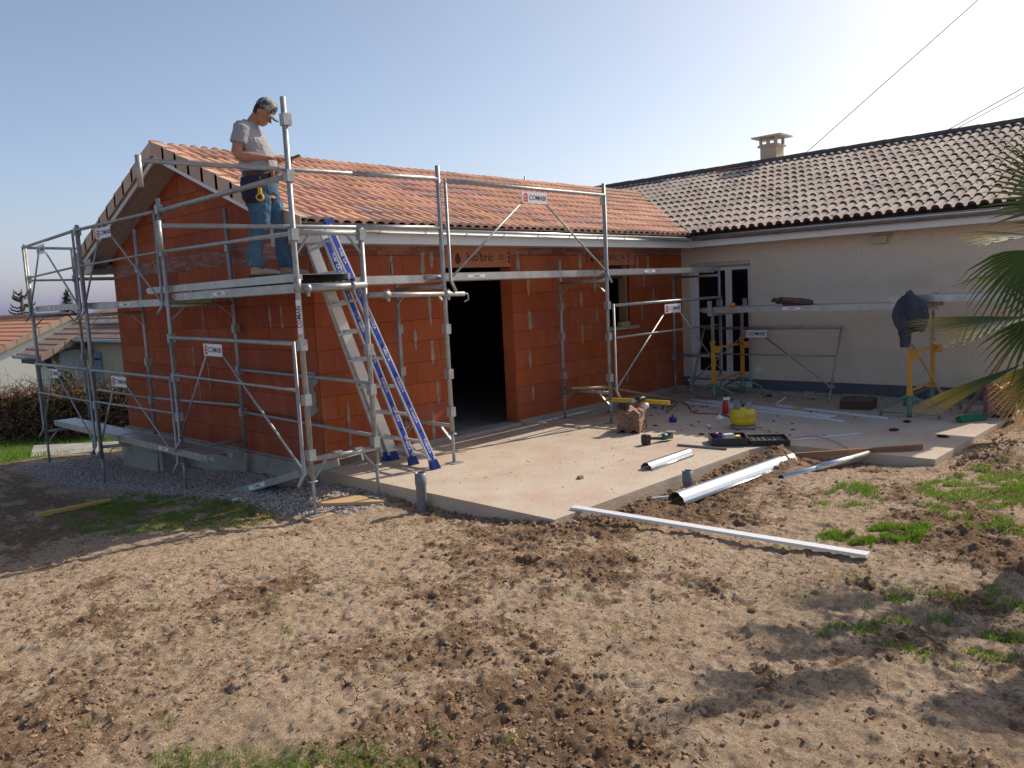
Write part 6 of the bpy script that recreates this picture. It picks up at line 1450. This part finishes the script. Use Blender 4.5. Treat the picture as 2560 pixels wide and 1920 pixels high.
def troof(name, x0, x1, y0, y1, z0, sl, m, parent, crs=.34, pitch=.2, sub_=True, root=None, amp=.03):
    """Tiled slope rising towards +x from eave x0 (height z0), running y0..y1, real courses and barrels."""
    n = max(2, int((x1-x0)/(crs*math.cos(math.atan(sl))))); nb = int((y1-y0)/pitch); V = []; Fs = []
    for r in range(n+1):
        xa = x0+(x1-x0)*r/(n+1); xb = x0+(x1-x0)*(r+1)/(n+1)+.02
        if xb > x1: xb = x1
        o = len(V); K = nb*4+1
        for x, dz in ((xa,.035),(xb,.002)):
            for k in range(K): V.append((x, y0+(y1-y0)*k/(K-1), z0+sl*(x-x0)+dz+amp*max(0, math.sin(2*PI*k/4+.3))))
        for k in range(K-1): Fs.append((o+k, o+K+k, o+K+k+1, o+k+1))
        o2 = len(V)
        for k in range(K): V.append((xa, V[o+k][1], z0+sl*(xa-x0)-.01))
        for k in range(K-1): Fs.append((o+k, o+k+1, o2+k+1, o2+k))
    mb = MB().add(V, Fs); return part(name, mb, m, parent)
# house A: white gable, orange tiles
na = thing('neighbour_house', 'white rendered neighbour house with orange tiles, its gable facing the hedge', 'house', (4,24,-2))
pk = (5.07, 1.70)
s = MB(); s.ext([(-.2,24,-2.2),(8.2,24,-2.2),(8.2,24,.35),(pk[0],24,pk[1]-.02),(-.2,24,pk[1]-.02-.43*(pk[0]+.2))], (0,10,0)); part('wall', s, 'plasterw', na)
troof('roof', -1.3, pk[0], 23.9, 34.5, pk[1]-.43*(pk[0]+1.3)+.02, .43, 'tilefar', na, pitch=.28)
s = MB(); s.ext([(pk[0],23.9,pk[1]+.02),(8.6,23.9,.22),(8.6,23.9,.26),(pk[0],23.9,pk[1]+.06)], (0,10.6,0)); part('rear_slope', s, 'tilefar', na)
for k in range(17):
    a = pk[0]-.36*k; b_ = a-.375; za = pk[1]-.43*(pk[0]-a); zb = pk[1]-.43*(pk[0]-b_)
    part('verge_tile', MB().ext([(a,23.86,za+.07),(b_,23.86,zb+.095),(b_,23.86,zb-.13),(a,23.86,za-.12)], (0,.03,0)), 'verge', na)
for k in range(9):
    a = pk[0]+.36*k; b_ = a+.375; part('verge_tile', MB().ext([(a,23.86,pk[1]-.43*(a-pk[0])+.07),(b_,23.86,pk[1]-.43*(b_-pk[0])+.09),(b_,23.86,pk[1]-.43*(b_-pk[0])-.13),(a,23.86,pk[1]-.43*(a-pk[0])-.12)], (0,.03,0)), 'verge', na)
s = MB()
for k in range(24): s.tube([(pk[0],24+.42*k,pk[1]+.05),(pk[0],24.46+.42*k,pk[1]+.07)], .1, 6, smooth=False)
part('ridge_tiles', s, 'tilefar', na, kind='stuff')
s = MB().tube([(2.6,25.5,.55),(2.6,25.5,.95)], .09, 8); part('vent_pipe', s, 'tilefar', na)
# house B: brown roof with lower porch
nb = thing('neighbour_house', 'beige neighbour house with brown tiled roof, porch and blue shutters', 'house', (4,16,-2))
part('wall', MB().box((3.75,10,-2.2),(7.5,20.5,1.12)), 'plasterb', nb)
part('porch_wall', MB().box((2.9,18.3,-2.2),(3.75,20.4,.72)), 'plasterw', nb)
troof('roof', 3.25, 4.85, 10, 18.0, 1.04, .5, 'tilebrown', nb, pitch=.2); troof('roof', 2.35, 4.85, 18.0, 20.5, .60, .5, 'tilebrown', nb, pitch=.2)
s = MB(); s.ext([(4.85,10,1.82),(6.8,10,.9),(6.8,10,.94),(4.85,10,1.86)], (0,10.5,0)); part('rear_slope', s, 'tilebrown', nb)
for k in range(3):
    a = 2.33+.32*k; za = .60+.5*(a-2.35); part('verge_tile', MB().ext([(a,17.97,za+.10),(a+.34,17.97,za+.24),(a+.34,17.97,za+.04),(a,17.97,za-.12)], (0,.03,0)), 'verge', nb)
part('gutter', MB().tube([(3.20,10,1.0),(3.20,18,1.0)], .06, 8), 'gutterold', nb); part('gutter', MB().tube([(2.30,18,.56),(2.30,20.6,.56)], .06, 8), 'gutterold', nb)
part('roof_pipe', MB().tube([(3.95,12,1.47),(3.95,18.9,1.45)], .045, 8), 'gutterold', nb)
part('porch_beam', MB().box((2.45,18.05,.35),(2.6,20.4,.52)), 'ink', nb)
part('downpipe', MB().tube([(2.32,18.1,.5),(2.45,17.8,.3),(2.8,17.2,.1),(2.9,17.2,-1.5)], .04, 6), 'ink', nb)
for y in (17.55,17.88): part('shutter', MB().box((3.70,y-.155,-.55),(3.745,y+.155,.62)), 'bluesh', nb)
s = MB()
for y in (17.55,17.88):
    for z in (.42,-.3): s.box((3.685,y-.16,z-.025),(3.70,y+.12,z+.025))
part('hinges', s, 'ink', nb)
part('porch_shade', MB().box((3.70,18.05,-.6),(3.74,18.28,.7)), 'ink', nb)  # dark sheet painted in for the shade inside the porch
# trees
def conifer(name, label, x, y, z, h, r, seed):
    t = thing(name, label, 'tree', (x,y,z)); part('trunk', MB().tube([(x,y,z),(x,y,z+h)], [.12,.02], 6), 'bark', t)
    r_ = np.random.default_rng(seed); n = 2600; u = r_.random(n)**.75; a = r_.uniform(0,2*PI,n); lay = np.floor((1-u)*9)/9+.02
    zc = z+h*(.18+.82*(1-u)); rr = r*u*r_.random(n)**.4*(.75+.25*np.sin(a*5+lay*20)); c = np.stack([x+rr*np.cos(a), y+rr*np.sin(a), zc-.15*rr], 1)
    d = np.stack([np.cos(a), np.sin(a), -.15+0*a], 1)+r_.normal(0,.25,(n,3)); w = np.cross(d, [0,0,1.]); S = .24
    V = np.stack([c-w*S*.25, c+d*S, c+w*S*.25, c-d*S*.3], 1).reshape(-1,3); link('crown', np_mesh('crown', V-np.array([x,y,z]), np.arange(4*n).reshape(-1,4), 'conifer'), t)
conifer('conifer_tree', 'dark conifer whose tip rises just behind the left scaffold', 8.65, 35.7, -3, 6.0, 1.9, 1)
conifer('conifer_tree', 'low dark conifer close to the gable beyond the roofs', 10.3, 33.5, -3, 4.75, 1.9, 2)
at_ = thing('monkey_puzzle_tree', 'spiky monkey puzzle tree behind the leftmost scaffold post', 'tree', (5.55,31.4,-2)); s = MB(); r_ = random.Random(4)
part('trunk', MB().tube([(5.55,31.4,-2),(5.55,31.4,2.6)], .07, 6), 'bark', at_)
for k in range(46):
    z = .9+1.9*r_.random(); a = r_.uniform(0,2*PI); L = (.25+.55*(2.9-z)/2)*r_.uniform(.8,1.1); p = Vector((5.55,31.4,z)); d = Vector((math.cos(a),math.sin(a),0))
    s.tube([p, p+d*L*.5-Vector((0,0,.05)), p+d*L+Vector((0,0,.03)), p+d*L*1.15+Vector((0,0,.16))], [.035,.04,.035,.012], 5)
part('crown', s, 'conifer', at_)
def baretree(x, y, z, h, seed, label):
    t = thing('bare_tree', label, 'tree', (x,y,z)); r_ = random.Random(seed); s = MB()
    def grow(p, d, L, w, k):
        q = p+d*L; s.tube([p, p.lerp(q,.5)+Vector((r_.gauss(0,.04*L),)*2+(0,)), q], [w,w*.8,w*.6], 4, cap=False)
        if k == 0: return
        for _ in range(3 if k > 1 else 4): grow(p.lerp(q, r_.uniform(.55,1)), (d+Vector((r_.gauss(0,.55),r_.gauss(0,.55),r_.gauss(.1,.3)))).normalized(), L*r_.uniform(.55,.8), w*.55, k-1)
    s2 = MB().tube([(x,y,z),(x,y,z+h*.35)], [.22,.16], 6); part('trunk', s2, 'bark', t); grow(Vector((x,y,z+h*.35)), Vector((0,0,1)), h*.25, .12, 5); part('crown', s, 'twig', t)
baretree(7.6, 50.5, -3, 6.2, 3, 'bare winter tree at the far left horizon'); baretree(5.0, 50.0, -3, 5.6, 8, 'second bare winter tree cut by the left frame edge')
# flat stone and a stake on the lawn
solo('paving_slab', MB().prism([(-.95,7.3),(-.1,6.95),(.55,7.6),(-.5,8.7)], gz(-.3,7.6)-.1, gz(-.3,7.6)+.04), 'footing', 'pale concrete slab lying in the lawn under the low walkway', 'slab')
# overhead wires and the aerial behind the ridge
def wire(p, q, r, label, sag=.3):
    p = Vector(p); q = Vector(q); s = MB().tube([p.lerp(q, t/10)-Vector((0,0,sag*4*(t/10)*(1-t/10))) for t in range(11)], r, 5); solo('overhead_wire', s, 'steel', label, 'wire')
wire((18.1,2.75,5.2), (20.3,-6.5,12.6), .010, 'long single overhead wire rising to the upper right corner', 0)
wire((19.1,-.4,5.3), (20.2,-4.6,7.4), .012, 'upper of the two overhead wires at the right edge', 0); wire((19.1,-.4,5.22), (20.2,-4.6,7.22), .010, 'lower of the two overhead wires at the right edge', 0)
an = thing('roof_aerial', 'small metal aerial frame showing above the new roof ridge', 'aerial', (11.5,7.45,3))
s = MB(); c = Vector((11.5,7.45,4.3)); rr_ = Vector((.694,-.72,0))
part('mast', MB().tube([c-Vector((0,0,1.5)), c+Vector((0,0,.55))], .022, 6), 'steel', an)
for a, b_ in (((-.28,.18),(.0,.36)),((.0,.36),(.12,.36)),((-.12,.36),(-.04,.05)),((.12,.36),(.24,.0)),((-.28,.18),(-.28,.08)),((-.1,.1),(.2,.14))):
    s.tube([c+rr_*a[0]+Vector((0,0,a[1])), c+rr_*b_[0]+Vector((0,0,b_[1]))], .012, 5)
part('rods', s, 'steel', an)
